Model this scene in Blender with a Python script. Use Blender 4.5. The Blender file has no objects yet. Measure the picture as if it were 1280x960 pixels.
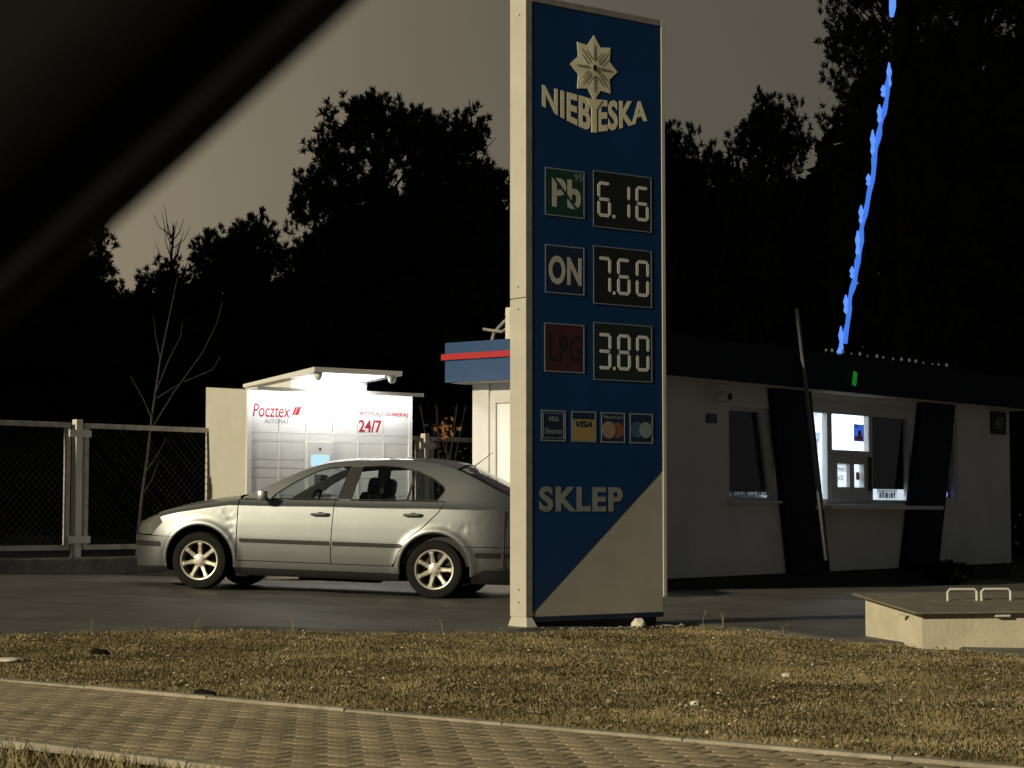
import bpy, bmesh, math, random
import numpy as np
from mathutils import Vector, Matrix, noise as mnoise
from mathutils.geometry import tessellate_polygon

random.seed(7)
rng = np.random.default_rng(7)
SC = bpy.context.scene
COL = SC.collection
R = math.radians

# ------------------------------------------------------------------ camera
cam_data = bpy.data.cameras.new('camera')
cam = bpy.data.objects.new('camera', cam_data)
COL.objects.link(cam)
cam.location = (0, 0, 0.87)
cam.rotation_euler = (R(90) + math.atan(160 / 2500), 0, 0)
cam_data.sensor_width = 36.0
cam_data.lens = 36.0 * 2500 / 1280
cam_data.clip_start = 0.02
cam_data.clip_end = 1500
cam_data.dof.use_dof = True
cam_data.dof.focus_distance = 20.0
cam_data.dof.aperture_fstop = 11.0
SC.camera = cam

# ------------------------------------------------------------------ night sky, one low warm key
SUN_EL, SUN_AZ = R(19), R(226)          # direction towards the light, angle from +X
sun_dir = Vector((math.cos(SUN_AZ) * math.cos(SUN_EL), math.sin(SUN_AZ) * math.cos(SUN_EL), math.sin(SUN_EL)))
world = bpy.data.worlds.new('World')
SC.world = world
world.use_nodes = True
wn, wl = world.node_tree.nodes, world.node_tree.links
wn.clear()
w_out = wn.new('ShaderNodeOutputWorld')
w_add = wn.new('ShaderNodeAddShader')
w_bg = wn.new('ShaderNodeBackground')
w_sky = wn.new('ShaderNodeTexSky')
w_sky.sky_type = 'NISHITA'
w_sky.sun_disc = False
w_sky.sun_elevation = SUN_EL
w_sky.sun_rotation = R(90) - SUN_AZ
w_skybg = wn.new('ShaderNodeBackground')
w_skybg.inputs['Strength'].default_value = 0.0015
wl.new(w_sky.outputs[0], w_skybg.inputs['Color'])
tc = wn.new('ShaderNodeTexCoord')
# glow of the town on low cloud: brighter low towards the left, duller away from it
dot = wn.new('ShaderNodeVectorMath'); dot.operation = 'DOT_PRODUCT'
dot.inputs[1].default_value = Vector((-0.80, 0.60, -0.12)).normalized()
wl.new(tc.outputs['Generated'], dot.inputs[0])
ramp = wn.new('ShaderNodeValToRGB')
ramp.color_ramp.elements[0].position = 0.10
ramp.color_ramp.elements[0].color = (0.040, 0.041, 0.040, 1)
ramp.color_ramp.elements[1].position = 0.84
ramp.color_ramp.elements[1].color = (0.390, 0.312, 0.200, 1)
for pos, c_ in ((0.50, (0.112, 0.098, 0.072, 1)), (0.66, (0.205, 0.172, 0.120, 1))):
    ramp.color_ramp.elements.new(pos).color = c_
wl.new(dot.outputs['Value'], ramp.inputs[0])
wnz = wn.new('ShaderNodeTexNoise'); wnz.inputs['Scale'].default_value = 2.2; wnz.inputs['Detail'].default_value = 4
wl.new(tc.outputs['Generated'], wnz.inputs['Vector'])
wmr = wn.new('ShaderNodeMapRange'); wmr.inputs[3].default_value = 0.70; wmr.inputs[4].default_value = 1.22
wl.new(wnz.outputs[0], wmr.inputs[0])
wmul = wn.new('ShaderNodeVectorMath'); wmul.operation = 'SCALE'
wl.new(ramp.outputs[0], wmul.inputs[0]); wl.new(wmr.outputs[0], wmul.inputs['Scale'])
wl.new(wmul.outputs[0], w_bg.inputs['Color'])
w_bg.inputs['Strength'].default_value = 1.0
wl.new(w_bg.outputs[0], w_add.inputs[0]); wl.new(w_skybg.outputs[0], w_add.inputs[1])
wl.new(w_add.outputs[0], w_out.inputs[0])

sun_data = bpy.data.lights.new('sun', 'SUN')
sun_data.energy = 3.2
sun_data.angle = R(1.2)
sun_data.color = (1.0, 0.875, 0.60)
sun = bpy.data.objects.new('sun', sun_data)
COL.objects.link(sun)
sun.rotation_euler = (-sun_dir).to_track_quat('-Z', 'Y').to_euler()

SC.render.engine = 'CYCLES'
SC.cycles.use_denoising = True
SC.cycles.max_bounces = 7
SC.cycles.transparent_max_bounces = 12
SC.cycles.sample_clamp_indirect = 4.0
SC.view_settings.view_transform = 'Standard'
SC.view_settings.look = 'None'
SC.view_settings.exposure = 0.0
SC.view_settings.gamma = 1.0
SC.view_settings.use_curve_mapping = False

# ------------------------------------------------------------------ materials
MATS = {}
def mat(name, col, rough=0.6, metal=0.0, vary=0.0, scale=6.0, bump=0.0, bscale=60.0, coat=0.0, spec=0.5,
        rand=0.0, col2=None, emit=None, estr=0.0):
    m = bpy.data.materials.new(name); m.use_nodes = True
    nt = m.node_tree; b = nt.nodes['Principled BSDF']
    b.inputs['Roughness'].default_value = rough
    b.inputs['Metallic'].default_value = metal
    b.inputs['Coat Weight'].default_value = coat
    b.inputs['Specular IOR Level'].default_value = spec
    b.inputs['Base Color'].default_value = (*col, 1)
    tcn = nt.nodes.new('ShaderNodeTexCoord')
    if vary > 0 or col2:
        n = nt.nodes.new('ShaderNodeTexNoise'); n.inputs['Scale'].default_value = scale; n.inputs['Detail'].default_value = 7
        n.inputs['Roughness'].default_value = 0.65
        nt.links.new(tcn.outputs['Object'], n.inputs['Vector'])
        r = nt.nodes.new('ShaderNodeValToRGB')
        c2 = col2 or tuple(c * (1 - vary) for c in col)
        r.color_ramp.elements[0].position = 0.36; r.color_ramp.elements[0].color = (*c2, 1)
        r.color_ramp.elements[1].position = 0.62; r.color_ramp.elements[1].color = (*col, 1)
        nt.links.new(n.outputs[0], r.inputs[0])
        outc = r.outputs[0]
        if rand > 0:
            oi = nt.nodes.new('ShaderNodeObjectInfo')
            mr = nt.nodes.new('ShaderNodeMapRange'); mr.inputs[3].default_value = 1 - rand; mr.inputs[4].default_value = 1 + rand
            nt.links.new(oi.outputs['Random'], mr.inputs[0])
            sc = nt.nodes.new('ShaderNodeVectorMath'); sc.operation = 'SCALE'
            nt.links.new(outc, sc.inputs[0]); nt.links.new(mr.outputs[0], sc.inputs['Scale'])
            outc = sc.outputs[0]
        nt.links.new(outc, b.inputs['Base Color'])
    if bump > 0:
        n2 = nt.nodes.new('ShaderNodeTexNoise'); n2.inputs['Scale'].default_value = bscale; n2.inputs['Detail'].default_value = 6
        nt.links.new(tcn.outputs['Object'], n2.inputs['Vector'])
        bp = nt.nodes.new('ShaderNodeBump'); bp.inputs['Strength'].default_value = bump; bp.inputs['Distance'].default_value = 0.02
        nt.links.new(n2.outputs[0], bp.inputs['Height']); nt.links.new(bp.outputs[0], b.inputs['Normal'])
    if emit:
        b.inputs['Emission Color'].default_value = (*emit, 1); b.inputs['Emission Strength'].default_value = estr
    MATS[name] = m
    return m

def glass(name, tint, refl=0.06, rough=0.02):
    m = bpy.data.materials.new(name); m.use_nodes = True
    nt = m.node_tree; nt.nodes.clear()
    o = nt.nodes.new('ShaderNodeOutputMaterial'); mx = nt.nodes.new('ShaderNodeMixShader')
    t = nt.nodes.new('ShaderNodeBsdfTransparent'); t.inputs[0].default_value = (*tint, 1)
    g = nt.nodes.new('ShaderNodeBsdfGlossy'); g.inputs['Roughness'].default_value = rough
    lw = nt.nodes.new('ShaderNodeLayerWeight'); lw.inputs['Blend'].default_value = 0.5
    pw = nt.nodes.new('ShaderNodeMath'); pw.operation = 'POWER'; pw.inputs[1].default_value = 5.0
    ma = nt.nodes.new('ShaderNodeMath'); ma.operation = 'MULTIPLY_ADD'; ma.inputs[1].default_value = 0.9; ma.inputs[2].default_value = refl
    nt.links.new(lw.outputs['Facing'], pw.inputs[0]); nt.links.new(pw.outputs[0], ma.inputs[0])
    nt.links.new(ma.outputs[0], mx.inputs[0]); nt.links.new(t.outputs[0], mx.inputs[1]); nt.links.new(g.outputs[0], mx.inputs[2])
    nt.links.new(mx.outputs[0], o.inputs[0])
    MATS[name] = m
    return m

mat('asphalt', (0.125, 0.12, 0.11), 0.58, vary=0.45, scale=1.6, bump=0.25, bscale=90, spec=0.5)
mat('soil', (0.15, 0.115, 0.060), 0.95, col2=(0.055, 0.045, 0.022), scale=3.0, bump=0.9, bscale=25, spec=0.1)
mat('grass_dry', (0.40, 0.33, 0.18), 0.8, col2=(0.17, 0.150, 0.070), scale=1.2, spec=0.15)
mat('leaf_dry', (0.33, 0.27, 0.16), 0.6, col2=(0.15, 0.10, 0.045), scale=4, spec=0.3)
mat('leaf_russet', (0.30, 0.12, 0.05), 0.6, col2=(0.16, 0.07, 0.03), scale=8, spec=0.3)
mat('paver', (0.46, 0.385, 0.26), 0.85, vary=0.34, scale=5, bump=0.35, bscale=70, rand=0.22, spec=0.25)
mat('sand_joint', (0.014, 0.012, 0.010), 0.95, spec=0.1)
mat('kerb', (0.40, 0.36, 0.28), 0.85, vary=0.35, scale=7, bump=0.5, bscale=50, rand=0.08)
mat('concrete', (0.20, 0.195, 0.18), 0.9, vary=0.5, scale=3, bump=0.5, bscale=35)
mat('concrete_pale', (0.50, 0.46, 0.38), 0.85, vary=0.22, scale=4, bump=0.3, bscale=60)
mat('stone', (0.42, 0.39, 0.34), 0.85, vary=0.4, scale=12, bump=0.4)
mat('galvanised', (0.40, 0.40, 0.38), 0.55, metal=0.35, vary=0.35, scale=14)
mat('fence_grey', (0.55, 0.54, 0.50), 0.7, vary=0.4, scale=9)
mat('wire', (0.05, 0.05, 0.048), 0.6, metal=0.3)
mat('white_paint', (0.72, 0.70, 0.64), 0.5, vary=0.12, scale=5)
mat('sign_cream', (0.58, 0.56, 0.49), 0.45, vary=0.10, scale=2.5, spec=0.4)
mat('sign_white', (0.47, 0.45, 0.40), 0.5, vary=0.16, scale=1.6, spec=0.35)
mat('sign_blue', (0.003, 0.040, 0.145), 0.42, vary=0.22, scale=1.3, spec=0.35)
mat('sign_frame', (0.33, 0.32, 0.29), 0.5, metal=0.2, vary=0.3, scale=8)
mat('gold_foil', (0.93, 0.88, 0.66), 0.30, metal=0.0, vary=0.12, scale=9)
mat('gold_shade', (0.42, 0.39, 0.30), 0.5, metal=0.3, vary=0.2, scale=12)
mat('letter_white', (0.54, 0.53, 0.48), 0.5, vary=0.10, scale=9)
mat('letter_grey', (0.25, 0.28, 0.265), 0.5, vary=0.18, scale=9)
mat('segment', (0.72, 0.74, 0.70), 0.5)
mat('display_black', (0.012, 0.014, 0.016), 0.35, spec=0.4)
mat('display_green', (0.012, 0.024, 0.022), 0.35, spec=0.4)
mat('line_pale', (0.22, 0.27, 0.32), 0.5)
mat('tile_green', (0.005, 0.045, 0.030), 0.45)
mat('tile_navy', (0.006, 0.018, 0.055), 0.45)
mat('tile_red', (0.055, 0.014, 0.018), 0.5)
mat('ink_black', (0.010, 0.010, 0.012), 0.55)
mat('card_gold', (0.34, 0.25, 0.085), 0.5)
mat('card_red', (0.22, 0.07, 0.05), 0.5)
mat('card_tan', (0.28, 0.22, 0.16), 0.5)
mat('card_cyan', (0.03, 0.10, 0.15), 0.5)
mat('card_pale', (0.20, 0.26, 0.28), 0.5)
mat('black_plastic', (0.014, 0.014, 0.014), 0.5)
mat('rubber', (0.012, 0.012, 0.012), 0.85, bump=0.2, bscale=60, spec=0.2)
mat('dark_trim', (0.02, 0.02, 0.021), 0.7)
mat('liner', (0.006, 0.006, 0.006), 0.9, spec=0.1)
mat('seat_cloth', (0.022, 0.022, 0.024), 0.9, vary=0.3, scale=20)
mat('car_paint', (0.315, 0.335, 0.35), 0.41, metal=0.92, vary=0.10, scale=2.2, coat=0.35, bump=0.02, bscale=3)
mat('alloy', (0.62, 0.59, 0.52), 0.36, metal=0.55, vary=0.15, scale=12)
mat('lamp_red', (0.30, 0.015, 0.012), 0.15, coat=0.6)
mat('lamp_clear', (0.30, 0.30, 0.28), 0.12, metal=0.35, coat=0.8)
glass('car_glass', (0.86, 0.90, 0.90))
glass('window_glass', (0.90, 0.93, 0.95))
glass('headlamp_glass', (0.8, 0.82, 0.82))
mat('locker_white', (0.74, 0.74, 0.72), 0.45, vary=0.05, scale=4)
mat('locker_door', (0.60, 0.60, 0.59), 0.45, vary=0.05, scale=5)
mat('locker_side', (0.58, 0.56, 0.50), 0.5, vary=0.10, scale=1.5)
mat('print_red', (0.22, 0.003, 0.014), 0.5)
mat('print_grey', (0.12, 0.12, 0.13), 0.5)
mat('led_white', (0.9, 0.9, 0.9), 0.5, emit=(1.0, 0.99, 0.96), estr=115.0)
mat('led_visor', (0.9, 0.9, 0.9), 0.5, emit=(1.0, 0.99, 0.96), estr=10.0)
mat('screen', (0.05, 0.1, 0.12), 0.2, emit=(0.55, 0.85, 0.95), estr=0.9)
mat('kiosk_wall', (0.66, 0.66, 0.64), 0.75, vary=0.14, scale=1.2, bump=0.15, bscale=40)
mat('kiosk_white', (0.62, 0.61, 0.58), 0.6, vary=0.12, scale=3)
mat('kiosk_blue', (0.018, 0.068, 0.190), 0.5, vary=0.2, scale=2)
mat('kiosk_navy_shade', (0.004, 0.008, 0.022), 0.6, vary=0.2, scale=2, spec=0.15)  # slanted panel navy; on the front fascia, shade put into the blue
mat('kiosk_red', (0.42, 0.022, 0.030), 0.45)
mat('plinth', (0.035, 0.034, 0.033), 0.9, vary=0.3, scale=6)
mat('window_frame', (0.55, 0.55, 0.54), 0.5, vary=0.1, scale=9)
mat('room_white', (0.72, 0.74, 0.76), 0.7)
mat('blind', (0.006, 0.006, 0.009), 0.8, vary=0.3, scale=3, spec=0.1)
mat('ceiling_lamp', (0.9, 0.9, 0.9), 0.5, emit=(0.86, 0.94, 1.0), estr=24.0)
mat('poster_blue', (0.02, 0.05, 0.30), 0.5)
mat('poster_red', (0.55, 0.08, 0.07), 0.5)
mat('paper', (0.78, 0.80, 0.82), 0.6)
def thin(name, col, rough=0.6):
    m = bpy.data.materials.new(name); m.use_nodes = True
    nt = m.node_tree; nt.nodes.clear()
    o = nt.nodes.new('ShaderNodeOutputMaterial'); mx = nt.nodes.new('ShaderNodeMixShader'); mx.inputs[0].default_value = 0.55
    d = nt.nodes.new('ShaderNodeBsdfDiffuse'); t = nt.nodes.new('ShaderNodeBsdfTranslucent')
    d.inputs[0].default_value = (*col, 1); t.inputs[0].default_value = (*col, 1)
    nt.links.new(d.outputs[0], mx.inputs[1]); nt.links.new(t.outputs[0], mx.inputs[2]); nt.links.new(mx.outputs[0], o.inputs[0])
    MATS[name] = m
thin('notice_paper', (0.80, 0.82, 0.84)); thin('poster_film', (0.04, 0.11, 0.55)); thin('poster_film_red', (0.70, 0.10, 0.08))
mat('batten_grey', (0.15, 0.15, 0.15), 0.5)
mat('shelf_steel', (0.34, 0.37, 0.40), 0.4, metal=0.4)
mat('goods_a', (0.22, 0.26, 0.33), 0.5, vary=0.4, scale=16)
mat('goods_b', (0.45, 0.40, 0.30), 0.5, vary=0.4, scale=16)
mat('led_violet', (0.3, 0.3, 0.5), 0.4, emit=(0.36, 0.33, 1.0), estr=1.0)
mat('reflection_blue', (0.05, 0.10, 0.3), 0.5, emit=(0.055, 0.19, 0.78), estr=1.0)  # glow for the blue glass reflection, not a lamp
mat('reflection_blue_bright', (0.05, 0.10, 0.3), 0.5, emit=(0.11, 0.28, 0.90), estr=1.15)
mat('reflection_green', (0.0, 0.1, 0.02), 0.5, emit=(0.01, 0.30, 0.03), estr=0.45)  # glow for the green glass reflection, not a lamp
mat('bulb_glint', (0.6, 0.6, 0.6), 0.3, emit=(0.8, 0.82, 0.8), estr=0.07)
mat('needles', (0.040, 0.052, 0.034), 0.8, col2=(0.026, 0.034, 0.024), scale=0.9, spec=0.08)
mat('needles_far', (0.040, 0.050, 0.034), 0.85, col2=(0.026, 0.032, 0.024), scale=0.7, spec=0.05)
mat('bark', (0.045, 0.036, 0.028), 0.9, vary=0.5, scale=6, bump=0.8, bscale=18, spec=0.1)
mat('bark_pale', (0.055, 0.052, 0.047), 0.85, vary=0.4, scale=9, spec=0.15)
mat('shrub_leaf', (0.010, 0.013, 0.009), 0.8, spec=0.1)
mat('litter', (0.70, 0.66, 0.56), 0.7)
mat('tank_cream', (0.68, 0.62, 0.48), 0.6, vary=0.18, scale=4, bump=0.2, bscale=30)
mat('tank_lid', (0.22, 0.195, 0.15), 0.7, vary=0.3, scale=5)
mat('cabin_trim', (0.003, 0.0025, 0.002), 0.8, vary=0.3, scale=20, spec=0.2)
mat('cabin_seal', (0.005, 0.005, 0.005), 0.7, spec=0.2)

# ------------------------------------------------------------------ builders
class MB:
    def __init__(s): s.v = []; s.f = []
    def add(s, vs, fs):
        o = len(s.v); s.v += [tuple(p) for p in vs]; s.f += [tuple(i + o for i in f) for f in fs]; return s
    def box(s, x0, x1, y0, y1, z0, z1, b=0.0):
        if b <= 0:
            vs = [(x, y, z) for z in (z0, z1) for y in (y0, y1) for x in (x0, x1)]
            return s.add(vs, [(0, 2, 3, 1), (4, 5, 7, 6), (0, 1, 5, 4), (2, 6, 7, 3), (0, 4, 6, 2), (1, 3, 7, 5)])
        bm = bmesh.new()
        bmesh.ops.create_cube(bm, size=1.0)
        for v in bm.verts:
            v.co = Vector(((x0 + x1) / 2 + v.co.x * (x1 - x0), (y0 + y1) / 2 + v.co.y * (y1 - y0), (z0 + z1) / 2 + v.co.z * (z1 - z0)))
        bmesh.ops.bevel(bm, geom=bm.edges[:], offset=b, segments=2, affect='EDGES', profile=0.5)
        bm.verts.index_update()
        s.add([v.co for v in bm.verts], [[v.index for v in f.verts] for f in bm.faces]); bm.free(); return s
    def prism(s, pts, y0, y1, fn=None):
        """polygon in (x,z), counter-clockwise seen from -y, extruded from y0 (front) to y1"""
        n = len(pts)
        vs = [(p[0], y0, p[1]) for p in pts] + [(p[0], y1, p[1]) for p in pts]
        if fn: vs = [fn(v) for v in vs]
        fs = [tuple(range(n)), tuple(range(2 * n - 1, n - 1, -1))]
        fs += [(i, n + i, n + (i + 1) % n, (i + 1) % n) for i in range(n)]
        return s.add(vs, fs)
    def tube(s, path, rad, n=8, cap=True):
        path = [Vector(p) for p in path]
        if not hasattr(rad, '__len__'): rad = [rad] * len(path)
        rings = []; ref = None
        for i, p in enumerate(path):
            t = (path[min(i + 1, len(path) - 1)] - path[max(i - 1, 0)]).normalized()
            if ref is None:
                ref = t.orthogonal().normalized()
            a = (ref - t * ref.dot(t))
            a = a.normalized() if a.length > 1e-6 else t.orthogonal().normalized()
            ref = a; b = t.cross(a)
            rings.append([p + (a * math.cos(2 * math.pi * k / n) + b * math.sin(2 * math.pi * k / n)) * rad[i] for k in range(n)])
        vs = [q for r_ in rings for q in r_]; fs = []
        for i in range(len(rings) - 1):
            for k in range(n):
                fs.append((i * n + k, i * n + (k + 1) % n, (i + 1) * n + (k + 1) % n, (i + 1) * n + k))
        if cap:
            fs.append(tuple(range(n - 1, -1, -1))); fs.append(tuple((len(rings) - 1) * n + k for k in range(n)))
        return s.add(vs, fs)
    def lathe(s, prof, c=(0, 0, 0), axis='y', n=32, close=False):
        """profile list of (radius, along)"""
        vs = []; fs = []
        for r_, a in prof:
            for k in range(n):
                t = 2 * math.pi * k / n; u, w = r_ * math.cos(t), r_ * math.sin(t)
                if axis == 'y': vs.append((c[0] + u, c[1] + a, c[2] + w))
                else: vs.append((c[0] + u, c[1] + w, c[2] + a))
        m = len(prof)
        for i in range(m - (0 if close else 1)):
            for k in range(n):
                j = (i + 1) % m
                fs.append((i * n + k, j * n + k, j * n + (k + 1) % n, i * n + (k + 1) % n))
        if not close:
            fs.append(tuple(range(n))); fs.append(tuple((m - 1) * n + k for k in range(n - 1, -1, -1)))
        return s.add(vs, fs)
    def mesh(s, name, material, smooth=False):
        me = bpy.data.meshes.new(name)
        me.from_pydata(s.v, [], s.f)
        me.materials.append(MATS[material])
        bm = bmesh.new(); bm.from_mesh(me); bmesh.ops.recalc_face_normals(bm, faces=bm.faces[:]); bm.to_mesh(me); bm.free()
        if smooth:
            me.polygons.foreach_set('use_smooth', [True] * len(me.polygons))
            try: me.set_sharp_from_angle(angle=R(38))
            except Exception: pass
        me.update()
        return me
    def build(s, name, material, parent=None, smooth=False, **tags):
        return link(name, s.mesh(name, material, smooth), parent, **tags)

def link(name, me, parent=None, label=None, cat=None, group=None, kind=None, loc=None, rot=None):
    o = bpy.data.objects.new(name, me); COL.objects.link(o)
    if parent: o.parent = parent
    if loc: o.location = loc
    if rot: o.rotation_euler = rot
    if label: o['label'] = label
    if cat: o['category'] = cat
    if group: o['group'] = group
    if kind: o['kind'] = kind
    return o

def thing(name, loc, rz=0.0, label=None, cat=None, group=None, rot=None, kind=None):
    return link(name, None, None, label, cat, group, kind, loc, rot or (0, 0, rz))

def raw_mesh(name, verts, faces, material, smooth=False):
    me = bpy.data.meshes.new(name)
    verts = np.asarray(verts, dtype=np.float32); faces = np.asarray(faces, dtype=np.int32)
    me.vertices.add(len(verts)); me.vertices.foreach_set('co', verts.ravel())
    k = faces.shape[1]
    me.loops.add(faces.size); me.loops.foreach_set('vertex_index', faces.ravel())
    me.polygons.add(len(faces)); me.polygons.foreach_set('loop_start', np.arange(0, faces.size, k, dtype=np.int32))
    me.polygons.foreach_set('loop_total', np.full(len(faces), k, dtype=np.int32))
    me.update(calc_edges=True); me.validate()
    me.materials.append(MATS[material])
    if smooth: me.polygons.foreach_set('use_smooth', [True] * len(me.polygons))
    return me

def text_verts(txt, bold=0.0, shear=0.0, space=1.0, depth=0.02):
    cu = bpy.data.curves.new('t', 'FONT'); cu.body = txt; cu.offset = bold; cu.shear = shear; cu.space_character = space
    cu.extrude = depth; cu.resolution_u = 6
    ob = bpy.data.objects.new('t', cu); COL.objects.link(ob)
    dg = bpy.context.evaluated_depsgraph_get()
    me = bpy.data.meshes.new_from_object(ob.evaluated_get(dg))
    v = [tuple(q.co) for q in me.vertices]; f = [tuple(p.vertices) for p in me.polygons]
    bpy.data.objects.remove(ob); bpy.data.curves.remove(cu); bpy.data.meshes.remove(me)
    return v, f

def text(name, txt, x0, x1, z0, z1, y, material, parent, bold=0.0, shear=0.0, space=1.0, thick=0.0018, warp=None, stretch=True):
    """raised lettering on a face that looks along -y; fitted to the box x0..x1, z0..z1"""
    v, f = text_verts(txt, bold, shear, space)
    a = np.array(v); mn = a.min(0); mx = a.max(0)
    sx = (x1 - x0) / (mx[0] - mn[0]); sz = (z1 - z0) / (mx[1] - mn[1])
    out = []
    for p in a:
        X = x0 + (p[0] - mn[0]) * sx; Z = z0 + (p[1] - mn[1]) * sz; Y = y - (thick if p[2] > 0 else 0)
        if warp: X, Z = warp(X, Z)
        out.append((X, Y, Z))
    m = MB(); m.add(out, f)
    return m.build(name, material, parent)

def smooth01(t):
    t = max(0.0, min(1.0, t)); return t * t * (3 - 2 * t)

def hermite(pts):
    xs = [p[0] for p in pts]; ys = [p[1] for p in pts]; n = len(xs)
    d = [(ys[i + 1] - ys[i]) / (xs[i + 1] - xs[i]) for i in range(n - 1)]
    m = [d[0]] + [0 if d[i - 1] * d[i] <= 0 else 2 * d[i - 1] * d[i] / (d[i - 1] + d[i]) for i in range(1, n - 1)] + [d[-1]]
    def fn(x):
        if x <= xs[0]: return ys[0]
        if x >= xs[-1]: return ys[-1]
        i = 0
        while x > xs[i + 1]: i += 1
        h = xs[i + 1] - xs[i]; t = (x - xs[i]) / h
        return ((2 * t**3 - 3 * t**2 + 1) * ys[i] + (t**3 - 2 * t**2 + t) * h * m[i] + (-2 * t**3 + 3 * t**2) * ys[i + 1] + (t**3 - t**2) * h * m[i + 1])
    return fn

# ------------------------------------------------------------------ ground
ST_D = Vector((0.770, -0.638)); ST_M = Vector((0.638, 0.770)); ST_O = Vector((0.0, 9.251))   # along the street, away from it
LOT_PTS = [(-12, .40), (-5.9, .135), (-3.2, .012), (-.86, -.066), (.2, -.072), (6, -.225)]
def lot_z(x):
    x = max(-12.0, min(6.0, x))
    for (xa, za), (xb, zb) in zip(LOT_PTS, LOT_PTS[1:]):
        if x <= xb: return za + (zb - za) * (x - xa) / (xb - xa)
def gnoise(x, y, s): return mnoise.noise(Vector((x * s, y * s, 3.1)))
def ground_z(x, y):
    s = x * ST_M.x + (y - ST_O.y) * ST_M.y
    if s <= 0: return -0.17
    k = smooth01(s / 4.2)
    z = -0.105 * (1 - k) + lot_z(x) * k
    return z + 0.02 * gnoise(x, y, 0.9) * smooth01(s / 0.5)
EDGE = hermite([(-60, 2.0), (-12, 13.0), (-3.79, 14.89), (-2.07, 15.33), (0.0, 15.62), (0.55, 16.2), (1.05, 17.1), (1.5, 17.2), (2.66, 15.5), (5, 13.5), (12, 7.7), (60, -32)])
def edge_y(x): return EDGE(x) + 0.10 * gnoise(x, 0, 1.7) + 0.04 * gnoise(x, 5, 7.0)

def axis_steps(lo, hi, flo, fhi, fine, coarse):
    a = list(np.arange(lo, flo, coarse)) + list(np.arange(flo, fhi, fine)) + list(np.arange(fhi, hi + coarse, coarse))
    return a
gx = axis_steps(-150, 150, -7, 7, 0.2, 6.0); gy = axis_steps(-30, 260, 5, 19, 0.2, 6.0)
gv = [(x, y, ground_z(x, y) - (0.0 if y < 19 and abs(x) < 7 else 0.03)) for y in gy for x in gx]
nx = len(gx)
gf = [(j * nx + i, j * nx + i + 1, (j + 1) * nx + i + 1, (j + 1) * nx + i) for j in range(len(gy) - 1) for i in range(nx - 1)]
link('ground', raw_mesh('ground', gv, gf, 'soil', True), kind='structure')

# asphalt of the forecourt, laid over the ground up to an uneven edge
lv, lf = [], []
lxs = axis_steps(-26, 30, -7, 7, 0.08, 1.0); NR = 40
for x in lxs:
    y0 = edge_y(x)
    for j in range(NR):
        t = (j / (NR - 1)) ** 1.8
        y = y0 + (46 - y0) * t
        s_ = x * ST_M.x + (y - ST_O.y) * ST_M.y
        z = (max(ground_z(x, y), lot_z(x) if s_ > 3.9 else -1) if s_ > 0 else -0.1) + 0.026
        if j == 0: z -= 0.03
        lv.append((x, y, z))
lf = [(i * NR + j, (i + 1) * NR + j, (i + 1) * NR + j + 1, i * NR + j + 1) for i in range(len(lxs) - 1) for j in range(NR - 1)]
link('forecourt_asphalt', raw_mesh('forecourt_asphalt', lv, lf, 'asphalt', True), kind='structure')

# pavement of rectangular pavers in stretcher bond with edging kerbs
def st_pt(a, s): return ST_O + ST_D * a + ST_M * s
PZ = -0.10
pav = MB()
c = [st_pt(-22, -2.0), st_pt(14, -2.0), st_pt(14, 0.0), st_pt(-22, 0.0)]
pav.add([(p.x, p.y, PZ - 0.022) for p in c] + [(p.x, p.y, PZ - 0.12) for p in c], [(0, 1, 2, 3), (4, 7, 6, 5), (0, 4, 5, 1), (1, 5, 6, 2), (2, 6, 7, 3), (3, 7, 4, 0)])
pavement = pav.build('pavement', 'sand_joint', kind='structure')
st_ang = math.atan2(ST_D.y, ST_D.x)
def paver_verts(L, W, g=0.0095, ch=0.002, gw=0.0010, cw=0.0012):
    a, b = L / 2 - g, W / 2 - gw
    v = []
    for (da, db, z) in ((0, 0, -0.03), (0, 0, -ch), (ch, cw, 0.0)):
        v += [(-a + da, -b + db, z), (a - da, -b + db, z), (a - da, b - db, z), (-a + da, b - db, z)]
    f = [(8, 9, 10, 11)]
    for r_ in (0, 4):
        for k in range(4):
            f.append((r_ + k, r_ + (k + 1) % 4, r_ + 4 + (k + 1) % 4, r_ + 4 + k))
    return v, f
pvv, pvf = paver_verts(0.2, 0.1)
pme = MB().add(pvv, pvf).mesh('paver', 'paver')
cells = []
th = math.atan(160 / 2500)
for r_ in range(18):
    s_ = -0.08 - 0.05 - r_ * 0.1
    for k in range(-80, 60):
        a = k * 0.2 + (0.1 if r_ % 2 else 0.0)
        p = st_pt(a, s_)
        if p.y < 1.0: continue
        zc = -0.1 - 0.87
        fw = p.y * math.cos(th) + zc * math.sin(th); up = -p.y * math.sin(th) + zc * math.cos(th)
        u, v = 640 + 2500 * p.x / fw, 480 - 2500 * up / fw
        vis = -25 < u < 1305 and v < 966
        cells.append((0 if vis else 1, p.y, a, s_, p))
cells.sort(key=lambda q: (q[0], q[1]))
rest = MB()
for i, (nv, d, a, s_, p) in enumerate(cells):
    dz = random.uniform(-0.0006, 0.0006); tx, ty = random.uniform(-.003, .003), random.uniform(-.003, .003)
    if i < 300:
        o = link('paver', pme, pavement, loc=(p.x, p.y, PZ + dz), rot=(tx, ty, st_ang + random.uniform(-.008, .008)))
    else:
        M = Matrix.Translation((p.x, p.y, PZ + dz)) @ Matrix.Rotation(st_ang, 4, 'Z') @ Matrix.Rotation(tx, 4, 'X')
        rest.add([M @ Vector(q) for q in pvv], pvf)
rest.build('far_pavers', 'paver', pavement, kind='stuff')
kv, kf = paver_verts(1.0, 0.08, 0.003, 0.008, 0.002, 0.006)
kme = MB().add(kv, kf).mesh('kerb_stone', 'kerb')
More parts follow.
